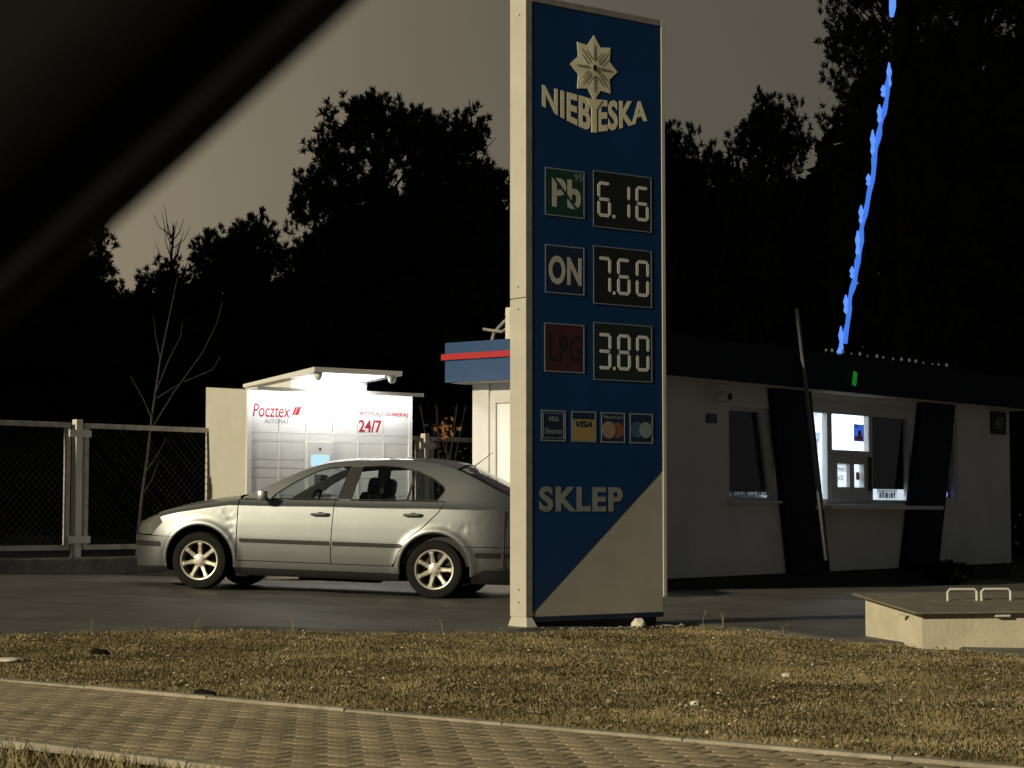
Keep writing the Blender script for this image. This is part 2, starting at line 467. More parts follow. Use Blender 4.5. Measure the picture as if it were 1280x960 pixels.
for a in range(-14, 9):
    for s_, dz in ((-0.04, 0.014), (-1.92, 0.012)):
        p = st_pt(a + 0.5, s_)
        link('kerb_stone', kme, pavement, loc=(p.x, p.y, PZ + dz + random.uniform(-.004, .004)), rot=(random.uniform(-.02, .02), random.uniform(-.004, .004), st_ang))

# dry winter grass
def in_lawn(x, y):
    s = x * ST_M.x + (y - ST_O.y) * ST_M.y
    return y < edge_y(x) + 0.05 and (s > 0.01)
def blades(n, region, hmin, hmax, wid, name, material, label, lean=0.9, near=None):
    vs = np.zeros((n * 3, 3), np.float32); cnt = 0
    while cnt < n:
        x, y = region()
        if x is None: continue
        z = ground_z(x, y)
        dens = 0.5 + 0.5 * gnoise(x, y, 1.1) + 0.35 * gnoise(x, y, 4.0)
        if random.random() > 0.12 + dens * 1.1: continue
        h = random.uniform(hmin, hmax) * (0.6 + 0.6 * max(0.1, dens)); a = random.uniform(0, 6.283); l = random.uniform(0, lean) * h; w = wid * random.uniform(.6, 1.4)
        b = random.uniform(0, 6.283)
        vs[cnt * 3] = (x - w * math.cos(b), y - w * math.sin(b), z - .004)
        vs[cnt * 3 + 1] = (x + w * math.cos(b), y + w * math.sin(b), z - .004)
        vs[cnt * 3 + 2] = (x + l * math.cos(a), y + l * math.sin(a), z + h)
        cnt += 1
    fs = np.arange(n * 3).reshape(n, 3)
    return link(name, raw_mesh(name, vs, fs, material), label=label, cat='grass', kind='stuff')
def lawn_region():
    y = 6.0 + 11.5 * random.random()
    k = 0.275 * y
    x = random.uniform(-k, k)
    return (x, y) if in_lawn(x, y) else (None, None)
blades(110000, lawn_region, 0.005, 0.020, 0.0032, 'lawn_grass', 'grass_dry', 'short dry winter grass between the pavement and the forecourt')
def tuft_region():
    x, y = lawn_region()
    if x is None or gnoise(x, y, 1.6) + .5 * gnoise(x, y, 5.0) < .22: return (None, None)
    return (x, y)
blades(16000, tuft_region, 0.014, 0.034, 0.0032, 'grass_tufts', 'grass_dry', 'longer straw coloured grass tufts scattered over the lawn', 1.3)
def verge_region():
    s = random.uniform(-2.9, -2.0) ; a = random.uniform(-3, 2.5)
    p = st_pt(a, s)
    return (p.x, p.y)
n0 = 6000
vs = []
for i in range(n0):
    x, y = verge_region(); z = -0.115; h = random.uniform(.015, .07); a = random.uniform(0, 6.28); b = random.uniform(0, 6.28); w = .005
    vs += [(x - w * math.cos(b), y - w * math.sin(b), z), (x + w * math.cos(b), y + w * math.sin(b), z), (x + h * .6 * math.cos(a), y + h * .6 * math.sin(a), z + h)]
vgr = link('verge_grass', raw_mesh('verge_grass', np.array(vs), np.arange(n0 * 3).reshape(n0, 3), 'grass_dry'), label='rough grass tufts on the street side of the pavement', cat='grass', kind='stuff')
vm = MB()
c = [st_pt(-22, -4.5), st_pt(14, -4.5), st_pt(14, -2.0), st_pt(-22, -2.0)]
vm.add([(p.x, p.y, -0.115) for p in c], [(0, 1, 2, 3)])
vm.build('verge', 'soil', kind='structure')
# dry fallen leaves and crumbs in the grass
def leaves(n, size, name, material, label, region=lawn_region):
    vs, fs = [], []
    while len(fs) < n:
        x, y = region()
        if x is None: continue
        z = ground_z(x, y) + random.uniform(.004, .022); L = size * random.uniform(.5, 1.3); W = L * random.uniform(.4, .8)
        M = Matrix.Translation((x, y, z)) @ Matrix.Rotation(random.uniform(0, 6.28), 4, 'Z') @ Matrix.Rotation(random.uniform(-.9, .9), 4, 'X') @ Matrix.Rotation(random.uniform(-.5, .5), 4, 'Y')
        o = len(vs)
        vs += [M @ Vector(q) for q in ((-L, 0, .2 * W), (0, -W, .25 * W), (L, 0, 0), (0, W, .3 * W))]
        fs.append((o, o + 1, o + 2, o + 3))
    return link(name, raw_mesh(name, [tuple(v) for v in vs], fs, material), label=label, cat='leaves', kind='stuff')
leaves(9000, 0.012, 'fallen_leaves', 'leaf_dry', 'small dry leaves scattered over the lawn')
leaves(2200, 0.0085, 'pale_crumbs', 'litter', 'pale crumbs and leaf scraps catching the light in the grass')
def gravel_region():
    t = random.uniform(-.15, 1.6); d = random.gauss(-.18, .13)
    return (.16 + .8 * t + .6 * d, 16 + .6 * t + .8 * d)
leaves(900, 0.016, 'sign_gravel', 'stone', 'loose pale gravel around the foot of the price sign', gravel_region)
# tall weed stems along the asphalt edge
for (x, h) in ((-3.15, .12), (-1.67, .16), (-.53, .15), (1.62, .17), (1.78, .15), (-2.4, .1), (2.2, .10)):
    y = edge_y(x) - .03; z = ground_z(x, y)
    m = MB()
    for k in range(3):
        dx, dy = random.uniform(-.05, .05), random.uniform(-.04, .04)
        m.tube([(0, 0, 0), (dx * .4, dy * .4, h * .55), (dx, dy, h * random.uniform(.8, 1.0))], [.003, .0024, .0012], 4)
    link('weed_stem', m.mesh('weed_stem', 'grass_dry'), None, label='thin dry weed stems standing at the edge of the asphalt', cat='weed', group='weeds along the asphalt edge', loc=(x, y, z))

# ------------------------------------------------------------------ fuel price sign
sgn = thing('price_sign', (0.16, 16.0, 0.0), R(36.9), 'tall blue and white fuel price sign standing on grass beside the silver car', 'sign')
MB().box(-.044, 1.41, .022, .20, .07, 5.03).build('core', 'sign_cream', sgn)
MB().box(-.062, -.045, .0, .212, 2.592, 5.06, .004).build('side_cladding', 'sign_cream', sgn)
lc = MB().box(-.062, -.045, .0, .212, .035, 2.586, .004).build('side_cladding', 'sign_cream', sgn)
for (z, y) in ((2.50, .10), (2.68, .10), (.15, .09), (.25, .09), (4.90, .08)):
    m = MB(); m.lathe([(.009, -.003), (.007, .0), (.002, .001)], n=8)
    o = m.build('screw', 'ink_black', sgn); o.location = (-.064, y, z); o.rotation_euler = (0, 0, R(90))
MB().box(-.062, .0, -.0045, -.0005, .04, 5.06, .0012).build('frame_strip', 'sign_frame', sgn)
MB().box(1.386, 1.424, -.006, .205, .16, 5.06, .003).build('frame_strip', 'sign_cream', sgn)
MB().box(.001, 1.385, -.005, .205, 5.004, 5.058, .003).build('frame_strip', 'sign_frame', sgn)
MB().box(.001, 1.385, -.004, .20, -.005, .036).build('base_rail', 'tile_navy', sgn)
MB().box(.05, 1.34, .04, .18, -.12, -.006).build('base_plinth', 'plinth', sgn)
fm = MB()
fm.add([(-.10, -.06, -.12), (.06, -.06, -.12), (.06, .23, -.12), (-.10, .23, -.12), (-.055, .0, .034), (-.002, .0, .034), (-.002, .205, .034), (-.055, .205, .034)],
       [(0, 3, 2, 1), (4, 5, 6, 7), (0, 1, 5, 4), (1, 2, 6, 5), (2, 3, 7, 6), (3, 0, 4, 7)])
fm.build('foot', 'sign_cream', sgn)
MB().prism([(0.0005, .062), (1.3855, 1.222), (1.3855, 5.003), (0.0005, 5.003)], 0.0, .021).build('blue_panel', 'sign_blue', sgn)
MB().prism([(.003, .037), (1.3855, .037), (1.3855, 1.219), (.003, .060)], 0.002, .021).build('white_panel', 'sign_white', sgn)
# eight pointed star with a stem
cx, cz = .648, 4.545
star = link('star', None, sgn)
sm = MB(); ring = []
for k in range(16):
    a = math.pi / 2 + k * math.pi / 8
    r_ = .275 if k % 2 == 0 else .196
    ring.append((cx + r_ * math.cos(a) * .92, -.004 if k % 2 == 0 else -.005, cz + r_ * math.sin(a)))
for i in range(16):
    sm.add([(cx, -.012, cz), ring[i], ring[(i + 1) % 16]], [(0, 1, 2)])
for i in range(16):
    p, q = ring[i], ring[(i + 1) % 16]
    sm.add([p, q, (q[0], 0, q[2]), (p[0], 0, p[2])], [(0, 1, 2, 3)])
sm.build('star_face', 'gold_foil', star)
sl = MB()
for k in range(8):
    a = math.pi / 2 + k * math.pi / 4
    d = Vector((math.cos(a) * .92, 0, math.sin(a))); n_ = Vector((-math.sin(a), 0, math.cos(a)))
    c0 = Vector((cx, 0, cz))
    for off, l0, l1, w in ((0, .06, .20, .010),) if k % 2 == 0 else ((-.03, .07, .17, .006), (0, .06, .21, .006), (.03, .07, .17, .006)):
        f_ = lambda r_: -.012 + .007 * r_ / .275
        q = [c0 + d * l0 + n_ * (off - w), c0 + d * l1 + n_ * (off - w * .6), c0 + d * l1 + n_ * (off + w * .6), c0 + d * l0 + n_ * (off + w)]
        sl.add([(p.x, f_(l) - .0025, p.z) for p, l in zip(q, (l0, l1, l1, l0))], [(0, 1, 2, 3)])
sl.build('petal_grooves', 'gold_shade', star)
hm = MB(); hm.prism([(cx + .017 * math.cos(t * math.pi / 4), cz + .028 * math.sin(t * math.pi / 4)) for t in range(8)], -.018, -.011)
hm.build('hub', 'ink_black', star)
stm = MB(); stm.prism([(cx - .026, 4.005), (cx + .026, 4.005), (cx + .026, 4.20), (cx + .085, 4.285), (cx - .085, 4.285), (cx - .026, 4.20)], -.006, 0)
stm.build('stem', 'gold_foil', star)
def nwarp(x, z):
    b = max(0.0, 1 - abs((x - .648) / .56) ** 1.4)
    zt = 4.338 - .050 * b; zb = 4.168 - .160 * b
    return x, zb + (z - 0.0) * (zt - zb)
text('lettering', 'NIEB', .105, .612, 0.0, 1.0, -.001, 'gold_foil', sgn, bold=.033, space=1.08, warp=nwarp)
text('lettering', 'ESKA', .690, 1.228, 0.0, 1.0, -.001, 'gold_foil', sgn, bold=.033, space=1.08, warp=nwarp)

def outline(x0, x1, z0, z1, w, y, material, parent, name='border'):
    m = MB()
    m.box(x0, x1, y - .004, y, z0, z0 + w).box(x0, x1, y - .004, y, z1 - w, z1)
    m.box(x0, x0 + w, y - .004, y, z0 + w, z1 - w).box(x1 - w, x1, y - .004, y, z0 + w, z1 - w)
    return m.build(name, material, parent)
def fuel_tile(x0, x1, z0, z1, material):
    t = MB().box(x0, x1, -.008, -.001, z0, z1).build('fuel_tile', material, sgn)
    outline(x0, x1, z0, z1, .009, -.0085, 'line_pale', t)
    return t
t = fuel_tile(.132, .543, 3.272, 3.664, 'tile_green')
text('lettering', 'Pb', .205, .505, 3.345, 3.585, -.0085, 'letter_white', t, bold=.032, space=1.08)
text('lettering', '95', .440, .522, 3.585, 3.640, -.0085, 'letter_grey', t, bold=.01)
m = MB(); m.prism([(.20, 3.590), (.215, 3.600), (.52, 3.295), (.505, 3.285)], -.0165, -.0135); m.build('strike_line', 'tile_green', t)
t = fuel_tile(.132, .540, 2.640, 3.034, 'tile_navy')
text('lettering', 'ON', .170, .510, 2.715, 2.948, -.0085, 'letter_white', t, bold=.032, space=1.08)
t = fuel_tile(.124, .538, 2.000, 2.397, 'tile_red')
text('lettering', 'LPG', .164, .505, 2.085, 2.310, -.0085, 'ink_black', t, bold=.022, space=1.08)

SEG = {'0': 'abcdef', '1': 'bc', '3': 'abgcd', '6': 'afgedc', '7': 'abc', '8': 'abcdefg'}
def digit(ch, xc, z0, z1, parent):
    d = link('digit', None, parent, loc=(xc, 0, 0))
    w, th_ = .145, .030; h = z1 - z0; hw = w / 2; zm = (z0 + z1) / 2
    spans = {'a': ((-hw, z1 - th_ / 2), (hw, z1 - th_ / 2)), 'g': ((-hw, zm), (hw, zm)), 'd': ((-hw, z0 + th_ / 2), (hw, z0 + th_ / 2)),
             'f': ((-hw + th_ / 2, zm), (-hw + th_ / 2, z1)), 'b': ((hw - th_ / 2, zm), (hw - th_ / 2, z1)),
             'e': ((-hw + th_ / 2, z0), (-hw + th_ / 2, zm)), 'c': ((hw - th_ / 2, z0), (hw - th_ / 2, zm))}
    m = MB()
    for s in SEG[ch]:
        (xa, za), (xb, zb) = spans[s]
        g = .016; t_ = th_ * .46
        if s in 'agd':
            q = [(xa + g, za), (xa + g + t_, za - t_), (xb - g - t_, za - t_), (xb - g, za), (xb - g - t_, za + t_), (xa + g + t_, za + t_)]
        else:
            q = [(xa, za + g), (xa + t_, za + g + t_), (xa + t_, zb - g - t_), (xa, zb - g), (xa - t_, zb - g - t_), (xa - t_, za + g + t_)]
        m.prism(q, -.016, -.0105)
    return m.build('segments', 'segment', d)
for (z0, z1, txt, mt, dz) in ((3.220, 3.690, '616', 'display_black', 0), (2.582, 3.064, '760', 'display_black', 0), (1.954, 2.430, '380', 'display_green', 0)):
    dsp = MB().box(.634, 1.268, -.010, -.001, z0, z1).build('price_display', mt, sgn)
    outline(.634, 1.268, z0, z1, .007, -.0105, 'line_pale', dsp)
    a, b = z0 + .088, z1 - .085
    for ch, xc in zip(txt, (.752, .962, 1.166)):
        digit(ch, xc, a, b, dsp)
    MB().box(.845, .870, -.016, -.0105, a, a + .026).build('decimal_point', 'segment', dsp)

def card(x0, x1, base):
    t = MB().box(x0, x1, -.006, -.001, 1.440, 1.690).build('card_tile', base, sgn)
    outline(x0, x1, 1.440, 1.690, .010, -.0065, 'line_pale', t); return t
t = card(.090, .343, 'tile_navy'); outline(.110, .323, 1.465, 1.668, .005, -.0065, 'line_pale', t, 'inner_border')
text('lettering', 'VISA', .170, .270, 1.600, 1.640, -.0065, 'letter_grey', t, shear=.2, bold=.01)
text('lettering', 'Electron', .135, .300, 1.500, 1.545, -.0065, 'line_pale', t)
t = card(.402, .661, 'tile_navy')
MB().box(.414, .649, -.010, -.0065, 1.452, 1.625).build('gold_field', 'card_gold', t)
text('lettering', 'VISA', .445, .615, 1.560, 1.612, -.0105, 'tile_navy', t, shear=.3, bold=.03)
def disc(xc, zc, r_, y, material, parent, fx=1.0):
    m = MB(); m.prism([(xc + r_ * fx * math.cos(k * math.pi / 12), zc + r_ * math.sin(k * math.pi / 12)) for k in range(24)], y - .003, y)
    return m.build('disc', material, parent)
t = card(.713, .970, 'tile_navy')
text('lettering', 'MasterCard', .745, .940, 1.640, 1.665, -.0065, 'line_pale', t)
disc(.890, 1.545, .066, -.0065, 'card_red', t); disc(.795, 1.545, .072, -.0105, 'card_tan', t)
t = card(1.023, 1.276, 'tile_navy')
disc(1.105, 1.553, .068, -.0065, 'card_cyan', t); disc(1.195, 1.553, .068, -.0105, 'card_pale', t)
text('lettering', 'SKLEP', .075, .945, .872, 1.076, -.001, 'letter_grey', sgn, bold=.035, space=1.12)

for ch_ in sgn.children:
    if ch_.name.split('.')[0] in ('fuel_tile', 'price_display', 'card_tile'): ch_.scale = (1, .45, 1)

# ------------------------------------------------------------------ parcel locker
LK = thing('parcel_locker', (-3.23, 24.5, .04), R(36.9), 'white parcel locker with red lettering and lit front behind the silver car', 'parcel locker')
m = MB()
m.add([(-.02, .03, 0), (2.41, .03, 0), (2.41, 1.06, 0), (-.02, 1.06, 0), (-.02, .03, 2.33), (2.41, .03, 2.33), (2.41, 1.06, 2.41), (-.02, 1.06, 2.41)],
      [(0, 3, 2, 1), (4, 5, 6, 7), (0, 1, 5, 4), (1, 2, 6, 5), (2, 3, 7, 6), (3, 0, 4, 7)])
m.build('cabinet', 'locker_side', LK)
ce = [.035, .427, .819, 1.207, 1.584, 1.971, 2.355]
re = [2.295, 1.82, 1.712, 1.49, 1.386, 1.27, 1.05, .95, .73, .51, .29, .11]
for xa, xb in ((-.022, .035), (2.355, 2.412)):
    MB().box(xa, xb, -.012, .03, 0.02, 2.33).build('front_frame', 'locker_white', LK)
for x in ce[1:-1]:
    MB().box(x - .008, x + .008, -.006, .03, .11, 1.82 if True else 2.3).build('divider', 'locker_white', LK)
for z in re[1:]:
    MB().box(.036, 2.354, -.0005, .0295, z - .008, z + .008).build('shelf_edge', 'locker_white', LK)
for i in range(6):
    for j in range(11):
        if i == 2 and j in (2, 3, 4, 5): continue
        if j == 0:
            MB().box(ce[i] + .004, ce[i + 1] - .004, .004, .03, re[1] + .010, re[0]).build('header_panel', 'locker_door', LK); continue
        MB().box(ce[i] + .011, ce[i + 1] - .011, .002, .03, re[j + 1] + .011, re[j] - .011).build('locker_door', 'locker_door', LK)
tm = MB().box(ce[2] + .011, ce[3] - .011, -.024, .03, 1.06, 1.70).build('terminal', 'locker_door', LK)
MB().box(.875, 1.150, -.030, -.0245, 1.40, 1.545).build('screen', 'screen', tm)
MB().lathe([(.016, -.004), (.016, 0)], c=(1.01, -.025, 1.62), n=12).build('camera_eye', 'ink_black', tm)
MB().box(.93, 1.10, -.034, -.0245, 1.14, 1.30).build('keypad', 'print_grey', tm)
text('lettering', 'Pocztex', .060, .590, 2.000, 2.165, .003, 'print_red', LK, bold=.008, shear=.18)
for k, (xo, w) in enumerate(((.615, .03), (.655, .05))):
    m = MB(); m.prism([(xo, 2.035), (xo + w, 2.035), (xo + w + .045, 2.140), (xo + .045, 2.140)], -.001, .003); m.build('slash_mark', 'print_red', LK)
text('lettering', 'AUTOMAT', .225, .570, 1.925, 1.978, .003, 'print_grey', LK)
text('lettering', 'WYSYŁAJ I ODBIERAJ', 1.600, 2.345, 2.045, 2.115, .003, 'print_red', LK, bold=.026, space=1.05)
text('lettering', '24/7', 1.600, 1.945, 1.845, 2.005, .003, 'print_red', LK, bold=.022)
MB().box(-.03, 2.42, -.25, .04, 2.333, 2.352).build('light_canopy', 'locker_white', LK)
MB().box(-.03, 2.42, -.262, -.251, 2.310, 2.356).build('canopy_lip', 'locker_white', LK)
for k in range(6):
    x0 = .05 + k * .395
    MB().box(x0, x0 + .30, -.205, -.175, 2.318, 2.332).build('light_tube', 'led_white', LK)
def slab(profile, x0, x1):
    n = len(profile)
    return MB().add([(x0, y, z) for y, z in profile] + [(x1, y, z) for y, z in profile], [tuple(range(n)), tuple(range(2 * n - 1, n - 1, -1))] + [(i, n + i, n + (i + 1) % n, (i + 1) % n) for i in range(n)])
vo = slab([(-.72, 2.590), (-.72, 2.532), (1.04, 2.425), (1.04, 2.468)], .50, 1.78).build('visor', 'locker_white', LK)
slab([(-.03, 2.354), (.90, 2.40), (.90, 2.432), (-.03, 2.487)], .58, 1.70).build('visor_support', 'locker_white', LK)
slab([(-.62, 2.519), (-.62, 2.525), (-.12, 2.4945), (-.12, 2.4885)], .70, 1.58).build('visor_lamp', 'led_visor', vo)
for x in (.60, 1.68):
    m = MB(); m.lathe([(.055, .0), (.055, -.03), (.048, -.06), (.03, -.085), (.004, -.095)], c=(x, -.64, 2.528), axis='z', n=16)
    m.build('dome_camera', 'locker_white', vo, True)

# ------------------------------------------------------------------ kiosk
KA = R(51.7)
KS = thing('kiosk', (1.5, 24.2, 0), KA, 'low petrol station shop with blue fascia and lit service window behind the price sign', 'building')
KL_ = 10.65
def wallbox(x0, x1, z0, z1, name='wall', material='kiosk_wall', y0=0.0, y1=.12):
    return MB().box(x0, x1, y0, y1, z0, z1).build(name, material, KS)
wallbox(0, 2.11, .05, 2.52); wallbox(2.11, 3.27, .05, 1.02); wallbox(2.11, 3.27, 2.24, 2.52); wallbox(3.27, 4.02, .05, 2.52)
wallbox(4.02, 7.22, .05, .975); wallbox(4.02, 7.22, 2.43, 2.52)
wallbox(7.22, 8.10, .05, 2.52); wallbox(8.10, 8.74, .05, 1.04); wallbox(8.10, 8.74, 2.32, 2.52); wallbox(8.74, KL_, .05, 2.52)
MB().box(-.02, KL_ + .02, .02, 2.52, -.40, .049).build('plinth', 'plinth', KS)
MB().box(KL_ - .12, KL_, .121, 2.55, .05, 2.52).build('wall', 'kiosk_wall', KS)
MB().box(.0, KL_, 2.43, 2.55, .05, 2.52).build('wall', 'kiosk_wall', KS)
# side towards the locker: corner column and a door
MB().box(-.03, .12, 2.27, 2.54, .05, 2.52, .006).build('corner_column', 'kiosk_white', KS)
MB().box(.0, .12, .121, .70, .05, 2.52).build('wall', 'kiosk_white', KS)
MB().box(.0, .12, .70, 2.269, 2.36, 2.52).build('wall', 'kiosk_white', KS)
dr = MB()
dr.box(-.012, .06, .701, .80, .06, 2.36).box(-.012, .06, 2.17, 2.268, .06, 2.36).box(-.012, .06, .80, 2.17, 2.26, 2.36).box(-.012, .06, .80, 2.17, .06, .22)
dro = dr.build('door', 'kiosk_white', KS)
MB().box(.015, .03, .80, 2.17, .22, 2.26).build('door_panel', 'paper', dro)
# roof and fascia
MB().box(-.28, KL_ + .28, -.28, 2.73, 2.53, 2.95).build('roof', 'kiosk_white', KS)
MB().box(-.30, KL_ + .30, -.315, -.281, 2.53, 3.04).build('fascia', 'kiosk_navy_shade', KS)  # same blue board as the sides, its shade put into the colour
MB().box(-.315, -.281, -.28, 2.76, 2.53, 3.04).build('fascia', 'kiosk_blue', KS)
MB().box(KL_ + .281, KL_ + .315, -.28, 2.76, 2.53, 3.04).build('fascia', 'kiosk_blue', KS)
MB().box(-.352, -.316, -.35, 2.80, 2.815, 2.895, .004).build('red_stripe', 'kiosk_red', KS)
MB().box(-.25, KL_ + .25, -.25, 2.70, 2.518, 2.529).build('soffit', 'kiosk_white', KS)
# slanted navy panels either side of the service window and the fin that rises above the roof
m = MB(); m.prism([(3.51, .05), (4.54, .05), (4.06, 2.516), (3.06, 2.516)], -.10, -.002); m.build('slanted_panel', 'kiosk_navy_shade', KS)
m = MB(); m.prism([(6.74, .05), (7.85, .05), (8.50, 2.516), (7.40, 2.516)], -.10, -.002); m.build('slanted_panel', 'kiosk_navy_shade', KS)
m = MB(); m.prism([(3.915, .22), (3.965, .22), (3.235, 3.57), (3.195, 3.57)], -.395, -.358); m.build('slanted_batten', 'batten_grey', KS)
for z in (.30, 2.75):
    x = 3.94 - .735 * (z - .22) / 3.35
    MB().box(x - .012, x + .012, -.358, -.101 if z < 2 else -.316, z, z + .03).build('batten_bracket', 'kiosk_navy_shade', KS)
# window beside the panel
w1 = MB()
w1.prism([(2.11, 1.02), (3.27, 1.02), (3.27, 1.06), (2.11, 1.06)], .03, .09).prism([(2.11, 2.19), (3.27, 2.19), (3.27, 2.24), (2.11, 2.24)], .03, .09)
w1.prism([(2.11, 1.06), (2.15, 1.06), (2.15, 2.19), (2.11, 2.19)], .03, .09).prism([(3.19, 1.06), (3.27, 1.06), (3.27, 2.19), (2.94, 2.19)], .03, .09)
w1o = w1.build('window', 'window_frame', KS)
MB().box(2.12, 3.26, .055, .060, 1.03, 2.23).build('pane', 'window_glass', w1o)
MB().box(2.05, 3.33, -.07, -.002, .985, 1.018).build('sill', 'window_frame', w1o)
MB().box(2.10, 3.40, .16, .175, 1.135, 2.42).build('blind', 'blind', w1o)
# service window
sw = MB()
sw.box(4.02, 7.22, .02, .10, .976, 1.045).box(4.02, 7.22, .02, .10, 2.25, 2.429)
sw.box(4.70, 4.84, .02, .10, 1.045, 2.25).box(5.915, 6.02, .02, .10, 1.045, 2.25).box(7.13, 7.22, .02, .10, 1.045, 2.25)
sw.box(4.84, 5.915, .02, .10, 1.63, 1.742)
swo = sw.build('service_window', 'window_frame', KS)
MB().box(4.03, 4.72, .055, .060, 1.03, 2.26).build('pane', 'window_glass', swo)
MB().box(4.83, 5.93, .055, .060, 1.73, 2.26).build('pane', 'window_glass', swo)
MB().box(6.01, 7.14, .055, .060, 1.03, 2.26).build('pane', 'window_glass', swo)
ht = MB()   # serving hatch with two small panes
ht.box(4.842, 5.913, .0, .08, 1.046, 1.22).box(4.842, 5.913, .0, .08, 1.55, 1.629).box(4.842, 4.95, .0, .08, 1.22, 1.55).box(5.30, 5.435, .0, .08, 1.22, 1.55).box(5.72, 5.913, .0, .08, 1.22, 1.55)
hto = ht.build('serving_hatch', 'window_frame', swo)
MB().add([(4.95, .052, 1.22), (5.30, .052, 1.22), (5.30, .052, 1.55), (4.95, .052, 1.55)], [(0, 1, 2, 3)]).build('hours_notice', 'notice_paper', hto)
text('lettering', 'OTWARTE', 4.985, 5.275, 1.44, 1.50, .0495, 'print_grey', hto, bold=.01)
text('lettering', '6-22', 5.05, 5.20, 1.32, 1.385, .0495, 'print_grey', hto, bold=.01)
MB().box(5.435, 5.72, .05, .056, 1.22, 1.55).build('hatch_pane', 'window_glass', hto)
MB().box(5.84, 5.875, -.05, -.001, 1.17, 1.66, .006).build('hatch_handle', 'black_plastic', hto)
MB().box(5.99, 7.39, .13, .145, 1.205, 2.42).build('blind', 'blind', swo)
MB().box(4.15, 7.55, -.34, -.003, .905, .960, .006).build('counter_shelf', 'kiosk_white', KS)
po = MB().add([(5.55, .066, 1.88), (5.85, .066, 1.88), (5.85, .066, 2.13), (5.55, .066, 2.13)], [(0, 1, 2, 3)]).build('poster', 'poster_film', swo)
MB().add([(5.57, .064, 1.89), (5.83, .064, 1.89), (5.83, .064, 1.955), (5.57, .064, 1.955)], [(0, 1, 2, 3)]).build('poster_band', 'poster_film_red', po)
disc(5.72, 1.99, .055, .0635, 'poster_film_red', po)
MB().box(5.57, 5.70, .062, .0638, 2.085, 2.11).build('poster_line', 'paper', po)
pb = MB().box(5.60, 5.70, .060, .064, 1.33, 1.44).build('sticker', 'poster_red', swo)
# lit paper sign in the bottom of the dark pane, dark strokes on it
ps = MB().add([(6.30, .102, 1.05), (6.92, .102, 1.05), (6.92, .102, 1.20), (6.30, .102, 1.20)], [(0, 1, 2, 3)]).build('lit_notice', 'notice_paper', swo)
for x, w in ((6.36, .05), (6.43, .03), (6.48, .04), (6.55, .07), (6.65, .03), (6.71, .06), (6.80, .04)):
    MB().box(x, x + w, .096, .0995, 1.075, 1.14 + .03 * ((x * 37) % 1)).build('pen_stroke', 'ink_black', ps)
# window half hidden by the right panel
w3 = MB()
w3.box(8.10, 8.74, .03, .09, 1.04, 1.09).box(8.10, 8.74, .03, .09, 2.26, 2.32).box(8.10, 8.15, .03, .09, 1.09, 2.26).box(8.68, 8.74, .03, .09, 1.09, 2.26)
w3o = w3.build('window', 'window_frame', KS)
MB().box(8.12, 8.72, .055, .060, 1.05, 2.31).build('pane', 'window_glass', w3o)
MB().box(8.10, 8.74, .20, .215, 1.04, 2.40).build('blind', 'blind', w3o)
MB().box(8.30, 8.60, .10, .16, 1.10, 1.18, .02).build('violet_lamp', 'led_violet', w3o)
# the lit room
rm = MB()
rm.box(.2, 7.40, 2.25, 2.28, .1, 2.45).box(7.40, 7.43, .13, 2.28, .1, 2.45).box(.17, .2, .13, 2.28, .1, 2.45)
rm.build('room_wall', 'room_white', KS)
MB().box(.2, 7.4, .13, 2.25, .06, .10).build('room_floor', 'locker_side', KS)
MB().box(.2, 7.4, .13, 2.25, 2.46, 2.50).build('room_ceiling', 'room_white', KS)
for x in (1.9, 3.4, 5.0, 6.4):
    MB().box(x, x + .9, .9, 1.5, 2.43, 2.455).build('ceiling_lamp', 'ceiling_lamp', KS)
MB().box(.3, 3.9, .25, .75, .10, 1.10).build('inner_counter', 'locker_side', KS)
for i in range(14):
    x = 2.15 + i * .085
    MB().box(x, x + .06, .20, .30, 1.101, 1.101 + .05 + .06 * ((i * 7) % 5) / 5).build('counter_goods', 'goods_a' if i % 4 == 0 else 'paper', KS)
rk = link('display_rack', None, KS)
for x in (5.75, 6.15, 6.55, 6.95, 7.35):
    MB().box(x, x + .035, 1.70, 2.24, .10, 2.02).build('rack_post', 'shelf_steel', rk)
for z in (.45, .80, 1.15, 1.5, 1.85):
    MB().box(5.75, 7.385, 1.69, 2.24, z, z + .025).build('rack_shelf', 'shelf_steel', rk)
for z in (.475, .825, 1.175, 1.525):
    for i in range(15):
        x = 5.80 + i * .104
        MB().box(x, x + .08, 1.85, 2.1, z, z + .12 + .1 * ((i * 5 + int(z * 10)) % 4) / 4).build('rack_goods', ('goods_a', 'paper', 'goods_b')[(i + int(z * 3)) % 3], rk)
MB().box(5.74, 7.39, 1.66, 2.24, 1.99, 2.10).build('rack_header', 'goods_a', rk)
# house number, wall camera, small notice
nb = MB().box(9.92, 10.47, -.03, -.002, 2.12, 2.48).build('house_number', 'ink_black', KS)
text('lettering', '47', 10.06, 10.37, 2.20, 2.39, -.0305, 'letter_grey', nb, bold=.01)
cm = MB(); cm.box(1.60, 1.64, -.06, -.002, 2.30, 2.515).build('camera_bracket', 'kiosk_white', KS)
m = MB(); m.lathe([(.07, -.16), (.075, -.12), (.075, .0), (.05, .03)], c=(1.72, -.10, 2.335), n=16); cmo = m.build('wall_camera', 'kiosk_white', KS, True)
m = MB(); m.lathe([(.05, -.006), (.05, 0)], c=(1.72, -.262, 2.335), n=14); m.build('camera_lens', 'ink_black', cmo)
nt_ = MB().box(1.56, 1.80, -.012, -.002, 2.005, 2.12).build('wall_notice', 'tile_navy', KS)
for z in (2.03, 2.06, 2.085):
    MB().box(1.60, 1.76, -.015, -.0125, z, z + .010).build('notice_line', 'line_pale', nt_)

def kpt(x, y, z=0.0):
    return (1.5 + x * math.cos(KA) - y * math.sin(KA), 24.2 + x * math.sin(KA) + y * math.cos(KA), z)
